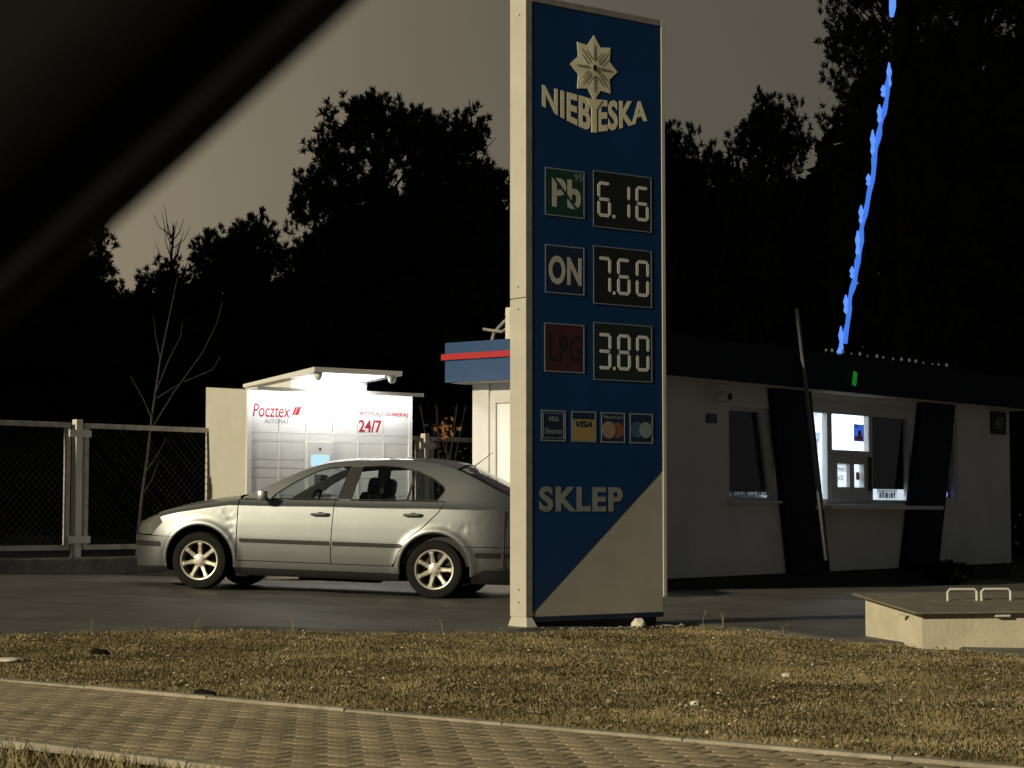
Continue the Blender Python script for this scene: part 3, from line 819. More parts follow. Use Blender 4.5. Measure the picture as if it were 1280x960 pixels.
# air unit on the roof
AU = thing('roof_unit', kpt(.15, 1.75, 2.951), KA, 'pale boxy ventilation unit with bent pipes on the kiosk roof edge', 'ventilation unit')
MB().box(-.22, .22, -.22, .22, .0, .52, .012).build('housing', 'white_paint', AU)
for k in range(4):
    MB().box(-.226, -.221, -.16, .16, .30 + k * .045, .32 + k * .045).build('louvre', 'fence_grey', AU)
m = MB(); m.tube([(-.10, .18, .40), (-.10, .32, .36), (-.12, .48, .22), (-.12, .55, .0)], .022, 8); m.build('pipe', 'galvanised', AU, True)
m = MB(); m.tube([(-.12, .22, .28), (-.14, .34, .22), (-.16, .52, .25), (-.16, .62, .27)], .020, 8); m.build('pipe', 'galvanised', AU, True)
# string of small bulbs along the roof edge
SB = thing('bulb_string', kpt(4.1, -.30, 3.041), KA, 'string of tiny bulbs along the roof edge above the service window', 'bulb string')
m = MB(); m.tube([(i * .245, random.uniform(-.01, .01), .012 + .010 * math.sin(i * 2.1)) for i in range(17)], .005, 5); m.build('cord', 'black_plastic', SB)
for i in range(16):
    x = i * .245 + random.uniform(-.06, .06); r_ = random.choice((.012, .016, .022))
    m = MB(); m.lathe([(.004, 0), (r_, r_ * .8), (r_ * .8, r_ * 1.8), (.003, r_ * 2.4)], c=(x, 0, .018), axis='z', n=8)
    m.build('bulb', 'bulb_glint', SB, True)
# blue reflection in car glass, rebuilt as an added glowing strand on the roof
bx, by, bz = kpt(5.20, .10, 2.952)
BL = thing('blue_reflection', (bx, by, bz), 0, 'blue reflection in car glass, added as a glowing strand above the kiosk roof', 'window reflection')
def bpath(t):
    return Vector((.04 + .74 * t ** 1.06 + .012 * math.sin(t * 23) + .008 * math.sin(t * 51), .0, .06 + 4.15 * t))
m = MB(); m.tube([(0, .03, -.004), (.40, .03, 2.1), (.80, .03, 4.4), (.86, .03, 5.75)], [.022, .018, .014, .010], 7); m.build('added_mast', 'black_plastic', BL, True)  # mast added only to hold up the reflection strand
m = MB(); m.tube([bpath(.06 + i * .94 / 40) for i in range(41)], [.036 + .006 * math.sin(i * 1.7) + .004 * math.sin(i * 4.3) for i in range(41)], 8); m.build('light_tube', 'reflection_blue', BL, True)  # glowing tube standing in for the reflection
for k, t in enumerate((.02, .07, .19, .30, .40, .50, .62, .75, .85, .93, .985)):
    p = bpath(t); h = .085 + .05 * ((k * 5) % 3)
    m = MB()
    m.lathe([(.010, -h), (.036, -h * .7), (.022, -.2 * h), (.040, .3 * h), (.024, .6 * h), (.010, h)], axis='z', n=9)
    m.build('reflection_blob', 'reflection_blue_bright', BL, True).location = (p.x - (.052 if t < .95 else .0) + random.uniform(-.01, .01), -.01, p.z + .02)
m = MB(); m.tube([(.81, 0, 5.02), (.825, 0, 5.16), (.832, 0, 5.6)], [.03, .05, .04], 8); m.build('light_tube', 'reflection_blue_bright', BL, True)
GL = MB(); GL.box(-.05, .05, -.03, .0, -.10, .10, .02)  # green reflection in car glass, added as a glowing box on the fascia
link('green_reflection', GL.mesh('green_reflection', 'reflection_green', True), None, label='small green reflection in car glass, added as a glow on the shop fascia', cat='lamp', loc=kpt(4.80, -.353, 2.72), rot=(0, R(14), KA))

# ------------------------------------------------------------------ fence behind the locker
FN = thing('chain_link_fence', (-5.9, 23.06, 0), math.atan2(5.74, 5.27), 'chain link fence in grey steel frames on a concrete base left of the locker', 'fence')
FBZ = .42
def rail(m, p, q, w=.045):
    m.tube([p, q], w * .7, 4)
posts = (-4.5, -1.6, 1.05, 3.98, 6.90, 9.75)
for i, t0 in enumerate(posts):
    pm = MB(); pm.box(t0 - .045, t0 + .045, -.06, .03, .10, 1.97, .004)
    po_ = pm.build('post', 'white_paint', FN)
    for z in (.50, 1.76):
        MB().box(t0 - .155, t0 + .155, -.085, -.061, z, z + .085).build('bracket', 'white_paint', po_)
for i in range(len(posts) - 1):
    x0, x1 = posts[i] + .10, posts[i + 1] - .10
    fm = MB(); z0, z1 = FBZ, 1.93
    fm.box(x0, x1, -.03, .03, z1 - .06, z1, .004).box(x0, x1, -.03, .03, z0, z0 + .06, .004).box(x0, x0 + .06, -.03, .03, z0 + .06, z1 - .06, .004).box(x1 - .06, x1, -.03, .03, z0 + .06, z1 - .06, .004)
    pf = fm.build('panel_frame', 'fence_grey', FN)
    wm = MB(); a0, a1, b0, b1 = x0 + .055, x1 - .055, z0 + .055, z1 - .055
    st = .088; H_ = b1 - b0
    k = a0 - H_
    while k < a1:
        for sgn_ in (1, -1):
            # x = k + s (rising) or mirrored
            s0, s1 = max(0, a0 - k), min(H_, a1 - k)
            if s1 - s0 > .02:
                xa, xb = k + s0, k + s1
                za, zb = (b0 + s0, b0 + s1) if sgn_ > 0 else (b1 - s0, b1 - s1)
                wm.tube([(xa, .004 * sgn_, za), (xb, .004 * sgn_, zb)], .0022, 3, cap=False)
        k += st
    wm.build('wire_mesh', 'wire', pf)
kb = MB(); kb.box(-6, 10.5, -.16, .16, -.10, .33, .02)
link('fence_base', kb.mesh('fence_base', 'concrete'), None, 'low stained concrete base wall running under the chain link fence', 'wall', loc=(-5.9, 23.06, .0), rot=(0, 0, math.atan2(5.74, 5.27)))

# ------------------------------------------------------------------ covered tank box at the right
TB = thing('tank_box', (3.03, 14.86, -.17), R(11), 'low cream concrete tank box with a flat handled lid on the grass', 'tank cover')
bm_ = MB(); n = 4
prof = [(0, 0), (0, .285), (1.15, .36), (1.15, 0)]
bm_.add([(0, y, z) for y, z in prof] + [(2.4, y, z) for y, z in prof], [(0, 1, 2, 3), (7, 6, 5, 4), (0, 4, 5, 1), (1, 5, 6, 2), (2, 6, 7, 3), (3, 7, 4, 0)])
bm_.build('box_wall', 'tank_cream', TB)
lid = MB(); pl = [(-.07, .291), (-.07, .306), (1.22, .395), (1.22, .380)]
lid.add([(-.08, y, z) for y, z in pl] + [(2.5, y, z) for y, z in pl], [(0, 1, 2, 3), (7, 6, 5, 4), (0, 4, 5, 1), (1, 5, 6, 2), (2, 6, 7, 3), (3, 7, 4, 0)])
lo = lid.build('lid', 'tank_lid', TB)
for x in (.47, .75):
    y = .62; z = .305 + .0665 * (y + .07) / 1.22 + .025
    m = MB(); m.tube([(x, y, z - .03), (x, y, z + .055), (x + .02, y, z + .075), (x + .22, y, z + .075), (x + .24, y, z + .055), (x + .24, y, z - .03)], .010, 8)
    m.build('lid_handle', 'white_paint', lo, True)
for (x, y, a) in ((-.035, .25, 0), (.62, -.03, 1)):
    m = MB(); m.box(x - .06, x + .06, y - .02, y + .02, .262, .282, .005); m.build('latch', 'white_paint', lo)

# ------------------------------------------------------------------ silver car (local x runs from the front axle to the tail, -y is the side in view)
CAR = thing('parked_car', (-3.215, 22.37, lot_z(-3.2) + .026), 0, 'dented silver five door hatchback saloon parked in front of the parcel locker', 'car', rot=(-.008, .0335, R(-10)))
ZS = hermite([(-.915, .60), (-.88, .645), (-.80, .685), (-.72, .715), (-.60, .765), (-.40, .835), (0, .915), (.20, .948), (.44, .985), (.60, 1.070), (.80, 1.180), (1.0, 1.282),
              (1.16, 1.350), (1.35, 1.403), (1.71, 1.443), (2.10, 1.452), (2.33, 1.446), (2.67, 1.388), (2.90, 1.300), (3.10, 1.205), (3.25, 1.135), (3.40, 1.080), (3.48, 1.065), (3.60, 1.050), (3.657, .99)])
LOWER = hermite([(.12, .14), (.20, .075), (.28, .045), (.36, .026), (.46, .010), (.58, 0.0), (.70, .003), (.82, .011), (.95, .024)])
UPPER = hermite([(0, 0), (.03, .024), (.07, .048), (.135, .080), (.285, .152), (.435, .232), (.56, .310)])
def plan(x):
    if x < .3: t, sp = (.3 - x) / 1.2151, 5.0
    elif x > 2.2: t, sp = (x - 2.2) / 1.4575, 5.0
    else: return .885
    return .885 * max(0.0, 1 - min(1.0, t) ** sp) ** .4
def crease(x): return min(.905 + .014 * x, ZS(x) - .055)
def halfw(x, z):
    zc = crease(x)
    inset = LOWER(min(z, zc)) + (UPPER(z - zc) if z > zc else 0)
    w = plan(x) - inset * min(1.0, plan(x) / .5)
    for cx_ in (0.0, 2.578):
        d = math.hypot(x - cx_, z - .31)
        w += .016 * math.exp(-((d - .395) / .045) ** 2) * (1 if z > .2 else 0)
    w -= .010 * math.exp(-((z - .905) / .010) ** 2) * 0
    # knocks in the front wing and rear quarter
    for (dx, dz, sx, sz, am) in ((.335, .60, .05, .20, .012), (.30, .80, .09, .08, .010), (2.86, .74, .16, .05, .016), (3.12, .80, .14, .07, .008)):
        g = math.exp(-((x - dx) / sx) ** 2 - ((z - dz) / sz) ** 2)
        if g > .02: w -= am * g * .32 * (0.6 + 1.1 * mnoise.noise(Vector((x * 14, z * 14, dx * 9))))
    return max(w, .002)
XCUT = sorted(set([.3 - 1.2151 * (1 - (1 - k / 22) ** 1.0 * 1.0) for k in ()] + [-.914, -.912, -.908, -.90, -.885, -.86, -.83, -.79, -.74, -.69, -.63, -.57, -.51]
              + list(np.arange(-.46, 3.2, .035)) + [3.21, 3.26, 3.31, 3.36, 3.41, 3.46, 3.51, 3.55, 3.585, 3.61, 3.63, 3.645, 3.652, 3.656]))
ZCUT = list(np.arange(.15, 1.45, .032)) + [.905, .92, .935]

def sheet(poly, holes=(), step=True, zcuts=None, xcuts=None):
    loops = [[Vector((p[0], p[1], 0)) for p in poly]] + [[Vector((p[0], p[1], 0)) for p in h] for h in holes]
    tris = tessellate_polygon(loops)
    pts = [p for l in loops for p in l]
    bm = bmesh.new()
    vs = [bm.verts.new(p) for p in pts]
    for t in tris:
        try: bm.faces.new([vs[i] for i in t])
        except ValueError: pass
    x0, x1 = min(p.x for p in pts), max(p.x for p in pts); z0, z1 = min(p.y for p in pts), max(p.y for p in pts)
    for x in (xcuts or XCUT):
        if x0 < x < x1: bmesh.ops.bisect_plane(bm, geom=bm.verts[:] + bm.edges[:] + bm.faces[:], dist=1e-5, plane_co=(x, 0, 0), plane_no=(1, 0, 0))
    for z in (zcuts or ZCUT):
        if z0 < z < z1: bmesh.ops.bisect_plane(bm, geom=bm.verts[:] + bm.edges[:] + bm.faces[:], dist=1e-5, plane_co=(0, z, 0), plane_no=(0, 1, 0))
    bm.verts.index_update()
    P = [(v.co.x, v.co.y) for v in bm.verts]; Fc = [[v.index for v in f.verts] for f in bm.faces]
    bm.free()
    return P, Fc
def side_part(name, poly, material, parent, holes=(), inset=0.0, side=-1, zcuts=None):
    P, Fc = sheet(poly, holes, zcuts=zcuts)
    V = [(x, side * (halfw(x, z) - inset), z) for x, z in P]
    if side > 0: pass
    me = bpy.data.meshes.new(name); me.from_pydata(V, [], Fc); me.materials.append(MATS[material])
    N = []; h = .006
    for x, z in P:
        wx = (halfw(x + h, z) - halfw(x - h, z)) / (2 * h); wz = (halfw(x, z + h) - halfw(x, z - h)) / (2 * h)
        N.append(Vector((-wx, side, -wz)).normalized())
    # face winding to agree with the outward direction
    flip = [i for i, f in enumerate(me.polygons) if f.normal.y * side < 0]
    if flip:
        bm = bmesh.new(); bm.from_mesh(me); bm.faces.ensure_lookup_table()
        bmesh.ops.reverse_faces(bm, faces=[bm.faces[i] for i in flip]); bm.to_mesh(me); bm.free()
    me.polygons.foreach_set('use_smooth', [True] * len(me.polygons)); me.update()
    me.normals_split_custom_set_from_vertices([tuple(n_) for n_ in N])
    return link(name, me, parent)
def arc(cx_, r_, a0, a1, n=22, cz_=.31):
    return [(cx_ + r_ * math.cos(R(a0 + (a1 - a0) * k / n)), cz_ + r_ * math.sin(R(a0 + (a1 - a0) * k / n))) for k in range(n + 1)]
def top_line(xa, xb, n):
    return [(xa + (xb - xa) * k / n, ZS(xa + (xb - xa) * k / n)) for k in range(n + 1)]
def belt(x): return .966 + .020 * x
RA = .385
win_f = [(.76, belt(.76) + .014), (.80, 1.045), (1.00, 1.185), (1.22, 1.305), (1.36, 1.345), (1.575, 1.368), (1.535, 1.19), (1.49, belt(1.49) + .014)]
win_r = [(1.635, belt(1.6) + .014), (1.67, 1.19), (1.715, 1.368), (1.95, 1.385), (2.12, 1.375), (2.32, 1.335), (2.50, 1.262), (2.62, 1.180), (2.635, 1.140), (2.57, belt(2.57) + .016)]
def inflate(poly, d):
    cx_ = sum(p[0] for p in poly) / len(poly); cz_ = sum(p[1] for p in poly) / len(poly)
    return [(p[0] + d * (1 if p[0] > cx_ else -1), p[1] + d * (1 if p[1] > cz_ else -1)) for p in poly]
for side in (-1, 1):
    wing = top_line(-.50, .402, 16) + [(.404, .62), (.404, .33), (.375, .27)] + arc(0, RA, -8, 141.0) + [(-.56, .560), (-.52, .615), (-.435, .70)]
    side_part('front_wing', wing, 'car_paint', CAR, side=side, zcuts=list(np.arange(.2, 1.0, .011)))
    hl = [(-.885, .575), (-.56, .570), (-.525, .617), (-.442, .702), (-.505, ZS(-.505) - .004)] + [(x, ZS(x) - .004) for x in (-.60, -.72, -.80, -.86)]
    h_ = side_part('headlight', hl, 'headlamp_glass', CAR, side=side)
    side_part('reflector', [(p[0], p[1]) for p in hl], 'lamp_clear', h_, side=side, inset=.03)
    fb = [(-.9149, .565), (-.57, .552)] + [(-.31, .550)] + arc(0, RA, 141.5, 192, 10) + [(-.45, .235), (-.60, .225), (-.9149, .225)]
    bo = side_part('front_bumper', fb, 'car_paint', CAR, side=side)
    side_part('lower_lip', [(-.9149, .222), (-.60, .222), (-.45, .232), (-.385, .236), (-.36, .19), (-.50, .150), (-.9149, .15)], 'black_plastic', bo, side=side, inset=.004)
    side_part('bumper_strip', [(-.912, .445), (-.46, .440), (-.445, .466), (-.46, .495), (-.912, .500)], 'black_plastic', bo, side=side, inset=-.008)
    gr = side_part('grille', [(-.9149, .572), (-.892, .574), (-.868, .628), (-.885, .636), (-.9149, .60)], 'black_plastic', CAR, side=side)
    fd = [(.414, .33), (.414, belt(.414)), (1.462, belt(1.462)), (1.448, .60), (1.446, .33)]
    d1 = side_part('front_door', fd, 'car_paint', CAR, side=side)
    rd = [(1.455, .33), (1.457, .60), (1.471, belt(1.47)), (2.655, belt(2.655)), (2.60, .915), (2.45, .760), (2.33, .665), (2.245, .570), (2.185, .470), (2.15, .37), (2.11, .33)]
    d2 = side_part('rear_door', rd, 'car_paint', CAR, side=side)
    sk = [(.385, .25), (.404, .322), (2.125, .322), (2.19, .25)]
    side_part('sill', sk, 'car_paint', CAR, side=side)
    side_part('underskirt', [(.40, .17), (.38, .246), (2.195, .246), (2.18, .17)], 'black_plastic', CAR, side=side, inset=.01)
    rear = arc(2.578, RA, 189, 40) + [(3.62, .575), (3.632, .70), (3.42, .76), (3.405, 1.0), (3.60, 1.04), (3.595, ZS(3.595))] + top_line(3.58, .455, 60)
    rear += [(.60, belt(.6) + .009), (1.4, belt(1.4) + .009), (2.662, belt(2.66) + .009), (2.61, .912), (2.458, .752), (2.338, .658), (2.253, .565), (2.193, .465), (2.158, .366), (2.135, .318)]
    q = side_part('body_side', rear, 'car_paint', CAR, holes=(win_f, win_r), side=side)
    rb = arc(2.578, RA, 39.0, -10, 10) + [(3.10, .215), (3.6, .22), (3.6565, .28), (3.6565, .565), (2.90, .552)]
    r2 = side_part('rear_bumper', rb, 'car_paint', CAR, side=side)
    side_part('bumper_strip', [(3.02, .445), (3.656, .450), (3.656, .505), (3.02, .500), (3.0, .472)], 'black_plastic', r2, side=side, inset=-.008)
    side_part('lower_apron', [(2.97, .25), (2.96, .17), (3.6, .17), (3.655, .27), (3.6, .335), (3.1, .32)], 'black_plastic', r2, side=side, inset=-.003)
    side_part('tail_light', [(3.426, .766), (3.634, .706), (3.655, .80), (3.654, 1.0), (3.60, 1.035), (3.411, .995)], 'lamp_red', CAR, side=side)
    side_part('window_glass', inflate(win_f, .012), 'car_glass', d1, side=side, inset=.012)
    side_part('window_glass', inflate(win_r, .012), 'car_glass', d2, side=side, inset=.012)
    # black seals round the windows, pillar trim and the quarter light bar
    for win, dd in ((win_f, d1), (win_r, d2)):
        m = MB(); pp = [(x, side * (halfw(x, z) + .001), z) for x, z in win]; m.tube(pp + [pp[0]], .0075, 5, cap=False); m.build('window_seal', 'dark_trim', dd, True)
    side_part('pillar_trim', [(1.500, belt(1.5) + .02), (1.545, 1.19), (1.585, 1.365), (1.705, 1.366), (1.660, 1.19), (1.625, belt(1.62) + .02)], 'dark_trim', CAR, side=side, inset=-.002)
    side_part('window_bar', [(2.235, belt(2.25) + .015), (2.262, belt(2.28) + .015), (2.315, 1.33), (2.288, 1.335)], 'dark_trim', d2, side=side, inset=-.001)
    side_part('rub_strip', [(.455, .520), (1.432, .520), (1.432, .562), (.45, .562), (.44, .54)], 'black_plastic', d1, side=side, inset=-.010)
    side_part('rub_strip', [(1.468, .520), (2.195, .520), (2.222, .541), (2.215, .562), (1.468, .562)], 'black_plastic', d2, side=side, inset=-.010)
    for (x, z, dd) in ((1.325, .842, d1), (2.335, .868, d2)):
        w = halfw(x, z)
        m = MB(); pts = [(x - .10, side * (w + .004), z), (x - .07, side * (w + .030), z), (x + .06, side * (w + .032), z + .004), (x + .095, side * (w + .004), z + .004)]
        m.tube(pts, [.013, .016, .016, .013], 8); hd = m.build('door_handle', 'car_paint', dd, True)
        m = MB(); m.lathe([(.052, 0), (.045, .003), (.030, .004)], n=20); c_ = m.build('handle_cup', 'dark_trim', hd, True)
        c_.location = (x, side * (w - (.001 if side < 0 else .003)), z - .004); c_.scale = (1, 1, .62)
    # arch edge
    for cx_, a0, a1 in ((0, -8, 190), (2.578, -9, 189)):
        pts = [(x, side * (halfw(x, z) - .003), z) for x, z in arc(cx_, RA, a0, a1, 40)]
        m = MB(); m.tube(pts, .0085, 6); m.build('arch_edge', 'car_paint', CAR, True)
    # mirror
    m = MB(); m.box(.66, .76, -.055, .055, -.06, .06, .028)
    mo = m.build('door_mirror', 'car_paint', CAR, True); mo.location = (0, side * .985, 1.025)
    m = MB(); m.tube([(.72, side * .86, .985), (.72, side * .955, 1.0)], [.025, .03], 8); m.build('mirror_arm', 'black_plastic', mo)
    bpy.data.objects[mo.children[0].name].matrix_parent_inverse = Matrix.Translation((0, -side * .985, -1.025))
    # wheels
    for cx_ in (0.0, 2.578):
        W = link('wheel', None, CAR, loc=(cx_, side * .775, .308))
        if side > 0: W.rotation_euler = (0, 0, R(180))
        m = MB()
        m.lathe([(.205, -.088), (.228, -.100), (.262, -.103), (.292, -.094), (.305, -.070), (.3085, -.035), (.3085, .035), (.305, .07), (.292, .094), (.228, .10), (.205, .088)], n=56, close=True)
        m.build('tyre', 'rubber', W, True)
        m = MB(); m.lathe([(.212, -.094), (.206, -.098), (.196, -.096), (.190, -.086), (.184, -.05), (.178, .06), (.2, .09), (.206, .09)], n=48, close=True)
        m.build('rim', 'alloy', W, True)
        sp = MB()
        for k in range(7):
            a = R(90 + k * 360 / 7 + 13 * (cx_ > 1)); ca, sa = math.cos(a), math.sin(a)
            def pt(r_, t, y): return (ca * r_ - sa * t, y, sa * r_ + ca * t)
            vs = []
            for r_, t, y in ((.030, .026, -.072), (.085, .025, -.074), (.150, .021, -.082), (.176, .028, -.086), (.192, .036, -.086)):
                vs += [pt(r_, -t, y + .010), pt(r_, -t * .55, y), pt(r_, t * .55, y), pt(r_, t, y + .010), pt(r_, 0, y + .035)]
            fs = []
            for i in range(4):
                for j in range(5):
                    fs.append((i * 5 + j, i * 5 + (j + 1) % 5, (i + 1) * 5 + (j + 1) % 5, (i + 1) * 5 + j))
            sp.add(vs, fs)
        sp.build('spokes', 'alloy', W)
        m = MB(); m.lathe([(.068, -.060), (.066, -.074), (.036, -.080), (.034, -.086), (.004, -.088)], n=28); m.build('hub_cap', 'alloy', W, True)
        bl = MB()
        for k in range(5):
            a = R(90 + 72 * k); bl.lathe([(.009, -.079), (.009, -.074)], c=(.052 * math.cos(a), 0, .052 * math.sin(a)), n=8)
        bl.build('lug_holes', 'ink_black', W)
        m = MB(); m.lathe([(.142, -.01), (.142, .01)], n=28); m.build('brake_disc', 'liner', W)
        m = MB(); m.lathe([(.176, .015), (.176, .02)], n=28); m.build('wheel_back', 'liner', W)
    # dark inner structure that shows in the gaps and arches
    inn = [(-.86, .24), (-.40, .24)] + arc(0, .41, 190, -8) + [(.40, .24), (2.16, .24)] + arc(2.578, .41, 189, -9) + [(3.0, .24), (3.60, .24), (3.62, .9), (3.45, 1.05), (2.9, .99), (.45, .955), (0, .88), (-.40, .79), (-.60, .73), (-.80, .655), (-.88, .56)]
    side_part('inner_shell', inn, 'liner', CAR, side=side, inset=.035)
    for cx_ in (0.0, 2.578):
        lv_, lf_ = [], []
        A = arc(cx_, .40, -12, 192, 24)
        for x, z in A: lv_ += [(x, side * (halfw(x, z) - .02), z), (x, side * .52, z)]
        lf_ = [(2 * i, 2 * i + 1, 2 * i + 3, 2 * i + 2) for i in range(len(A) - 1)]
        nA = len(A); lv_ += [(cx_, side * .52, .31)]
        lf_ += [(2 * i + 1, 2 * nA, 2 * i + 3) for i in range(nA - 1)]
        MB().add(lv_, lf_).build('wheel_liner', 'liner', CAR)

def top_skin(name, xa, xb, n, material, crown, bow_a=0.0, bow_b=0.0, parent=CAR, drop=0.0, k=17, vmax=1.0):
    vs = []
    for i in range(n + 1):
        t = i / n; x = xa + (xb - xa) * t; zs = ZS(x); w = halfw(x, zs) * vmax
        cr = crown(x) if callable(crown) else crown
        for j in range(k):
            v = -1 + 2 * j / (k - 1)
            vs.append((x + (bow_a + (bow_b - bow_a) * t) * (1 - v * v), v * w, zs - drop + cr * (1 - v ** 2) + (0.0 if vmax == 1 else .0)))
    fs = [(i * k + j, i * k + j + 1, (i + 1) * k + j + 1, (i + 1) * k + j) for i in range(n) for j in range(k - 1)]
    return MB().add(vs, fs).build(name, material, parent, True)
top_skin('bonnet', -.86, .42, 30, 'car_paint', lambda x: .012 + .045 * smooth01((x + .86) / .8), 0, -.15)
top_skin('windscreen', .44, 1.19, 16, 'car_glass', .04, -.15, -.06, drop=.004, vmax=.97)
top_skin('roof', 1.20, 2.74, 30, 'car_paint', lambda x: .045 + .03 * smooth01((x - 2.2) / .54), -.06, .03)
top_skin('rear_window', 2.76, 3.40, 12, 'car_glass', .075, .03, .06, drop=.004, vmax=.97)
top_skin('boot_lid', 3.41, 3.655, 10, 'car_paint', .06, .05, .0)
MB().box(3.45, 3.64, -.62, .62, .56, 1.05, .03).build('tailgate', 'car_paint', CAR)
MB().box(-.30, 3.40, -.60, .60, .17, .24).build('underbody', 'liner', CAR)
MB().box(1.0, 1.9, -.50, -.30, .13, .18, .02).build('exhaust_box', 'liner', CAR)
m = MB(); m.tube([(2.80, 0, 1.425), (2.92, 0, 1.52), (3.0, 0, 1.585)], [.006, .004, .003], 6); m.build('aerial', 'black_plastic', CAR)
# cabin
INT = link('cabin', None, CAR)
MB().box(.50, 3.2, -.74, .74, .24, .40).build('cabin_floor', 'liner', INT)
MB().box(.52, .98, -.76, .76, .60, .955, .05).build('dashboard', 'dark_trim', INT, True)
MB().box(.45, 3.3, -.80, -.765, .35, .945).build('door_card', 'dark_trim', INT)
MB().box(.45, 3.3, .765, .80, .35, .945).build('door_card', 'dark_trim', INT)
MB().box(2.70, 3.35, -.72, .72, .80, .965).build('parcel_shelf', 'dark_trim', INT)
m = MB(); a = R(25)
m.tube([(1.08 + .185 * math.sin(t) * math.sin(a), -.37 + .185 * math.cos(t), .94 + .185 * math.sin(t) * math.cos(a)) for t in np.linspace(0, 2 * math.pi, 25)], .016, 8, cap=False)
m.tube([(.95, -.37, .88), (1.08, -.37, .94)], .03, 8); m.tube([(1.08, -.54, .94), (1.08, -.20, .94)], .014, 6)
m.build('steering_wheel', 'dark_trim', INT, True)
def seat(x, y, w):
    s_ = link('seat', None, INT)
    MB().box(x - .48, x + .02, y - w, y + w, .42, .58, .05).build('cushion', 'seat_cloth', s_, True)
    m = MB(); m.box(-.07, .07, -w, w, 0, .62, .055); o = m.build('seat_back', 'seat_cloth', s_, True); o.location = (x, y, .50); o.rotation_euler = (0, R(14), 0)
    m = MB(); m.box(-.055, .055, -.14, .14, 0, .20, .052); o = m.build('headrest', 'seat_cloth', s_, True); o.location = (x + .165, y, 1.065); o.rotation_euler = (0, R(8), 0)
    m = MB(); m.tube([(x + .15, y - .06, 1.0), (x + .165, y - .06, 1.10)], .008, 6).tube([(x + .15, y + .06, 1.0), (x + .165, y + .06, 1.10)], .008, 6); m.build('headrest_rod', 'black_plastic', s_)
seat(1.60, -.36, .25); seat(1.60, .36, .25)
MB().box(2.25, 2.75, -.62, .62, .42, .58, .05).build('rear_cushion', 'seat_cloth', INT, True)
m = MB(); m.box(-.07, .07, -.62, .62, 0, .52, .05); o = m.build('rear_seat_back', 'seat_cloth', INT, True); o.location = (2.62, 0, .52); o.rotation_euler = (0, R(16), 0)
for y in (-.40, .40):
    m = MB(); m.box(-.05, .05, -.13, .13, 0, .15, .045); o = m.build('rear_headrest', 'seat_cloth', INT, True); o.location = (2.74, y, 1.03)
m = MB(); m.box(-.02, .02, -.12, .12, -.035, .035, .015); o = m.build('rear_view_mirror', 'black_plastic', INT, True); o.location = (1.10, 0, 1.25)

# ------------------------------------------------------------------ trees
def pine_meshes(seed, H, cb, R_, lobes, tufts, nb, flat=.5):
    """trunk with limbs + crown of needle tufts; crown base cb, radius R_"""
    rg = np.random.default_rng(seed)
    tr = MB(); top = Vector((rg.uniform(-.3, .3), rg.uniform(-.3, .3), H * .96))
    path = [Vector((0, 0, -.1)).lerp(top, t) + Vector((.12 * math.sin(t * 5 + seed), .12 * math.cos(t * 4), 0)) * t for t in np.linspace(0, 1, 9)]
    tr.tube(path, [H * .017 * (1 - .85 * t) for t in np.linspace(0, 1, 9)], 8)
    centres = []
    for i in range(lobes):
        h = rg.random() ** .85
        rr = R_ * (math.sqrt(max(0.03, 1 - ((h - flat) / (1.08 - flat)) ** 2)) if h > flat else (.62 + .38 * (h / flat))) * rg.uniform(.25, 1.06)
        a = rg.uniform(0, 6.283)
        c_ = Vector((rr * math.cos(a), rr * math.sin(a), cb + h * (H - cb)))
        centres.append((c_, rg.uniform(.55, 1.0)))
        t = min(.97, max(.05, (c_.z - .5 * rr) / H))
        s_ = path[int(t * 8)].lerp(path[min(8, int(t * 8) + 1)], t * 8 - int(t * 8))
        if i % 2 == 0:
            mid = s_.lerp(c_, .5) + Vector((0, 0, .10))
            tr.tube([s_, mid, c_], [.045, .03, .012], 5, cap=False)
    V = []
    for c_, sz in centres:
        n_t = int(tufts * sz)
        off = rg.normal(size=(n_t, 3)); off /= np.linalg.norm(off, axis=1)[:, None]
        off *= (rg.random(n_t) ** .5 * .62 * sz)[:, None]; off[:, 2] *= .75
        for o_ in off:
            p = np.array(c_) + o_
            d = rg.normal(size=(nb, 3)) * .75 + np.array([0, 0, .9]) + o_ * 1.2
            d /= np.linalg.norm(d, axis=1)[:, None]
            L = rg.uniform(.09, .20, nb)[:, None]
            side = np.cross(d, rg.normal(size=(nb, 3))); side /= np.linalg.norm(side, axis=1)[:, None]
            wv = side * rg.uniform(.009, .017, nb)[:, None]
            V.append(np.stack([p - d * .05 - wv * .6, p + d * L * .6 + wv * 1.0, p + d * L, p + d * L * .55 - wv], axis=1).reshape(-1, 3))
    V = np.concatenate(V)
    Fq = np.arange(len(V)).reshape(-1, 4)
    return tr.mesh('trunk', 'bark', True), raw_mesh('crown', V, Fq, 'needles')
KINDS = [pine_meshes(11, 9.0, 1.2, 2.1, 170, 30, 28), pine_meshes(12, 9.0, 1.4, 1.8, 150, 30, 28, .35), pine_meshes(13, 7.0, .9, 1.5, 120, 28, 28, .2),
         pine_meshes(14, 13.5, 1.8, 2.7, 170, 26, 26, .4), pine_meshes(15, 13.5, 2.4, 2.4, 140, 26, 26, .55)]
HT = [9.0, 9.0, 7.0, 13.5, 13.5]
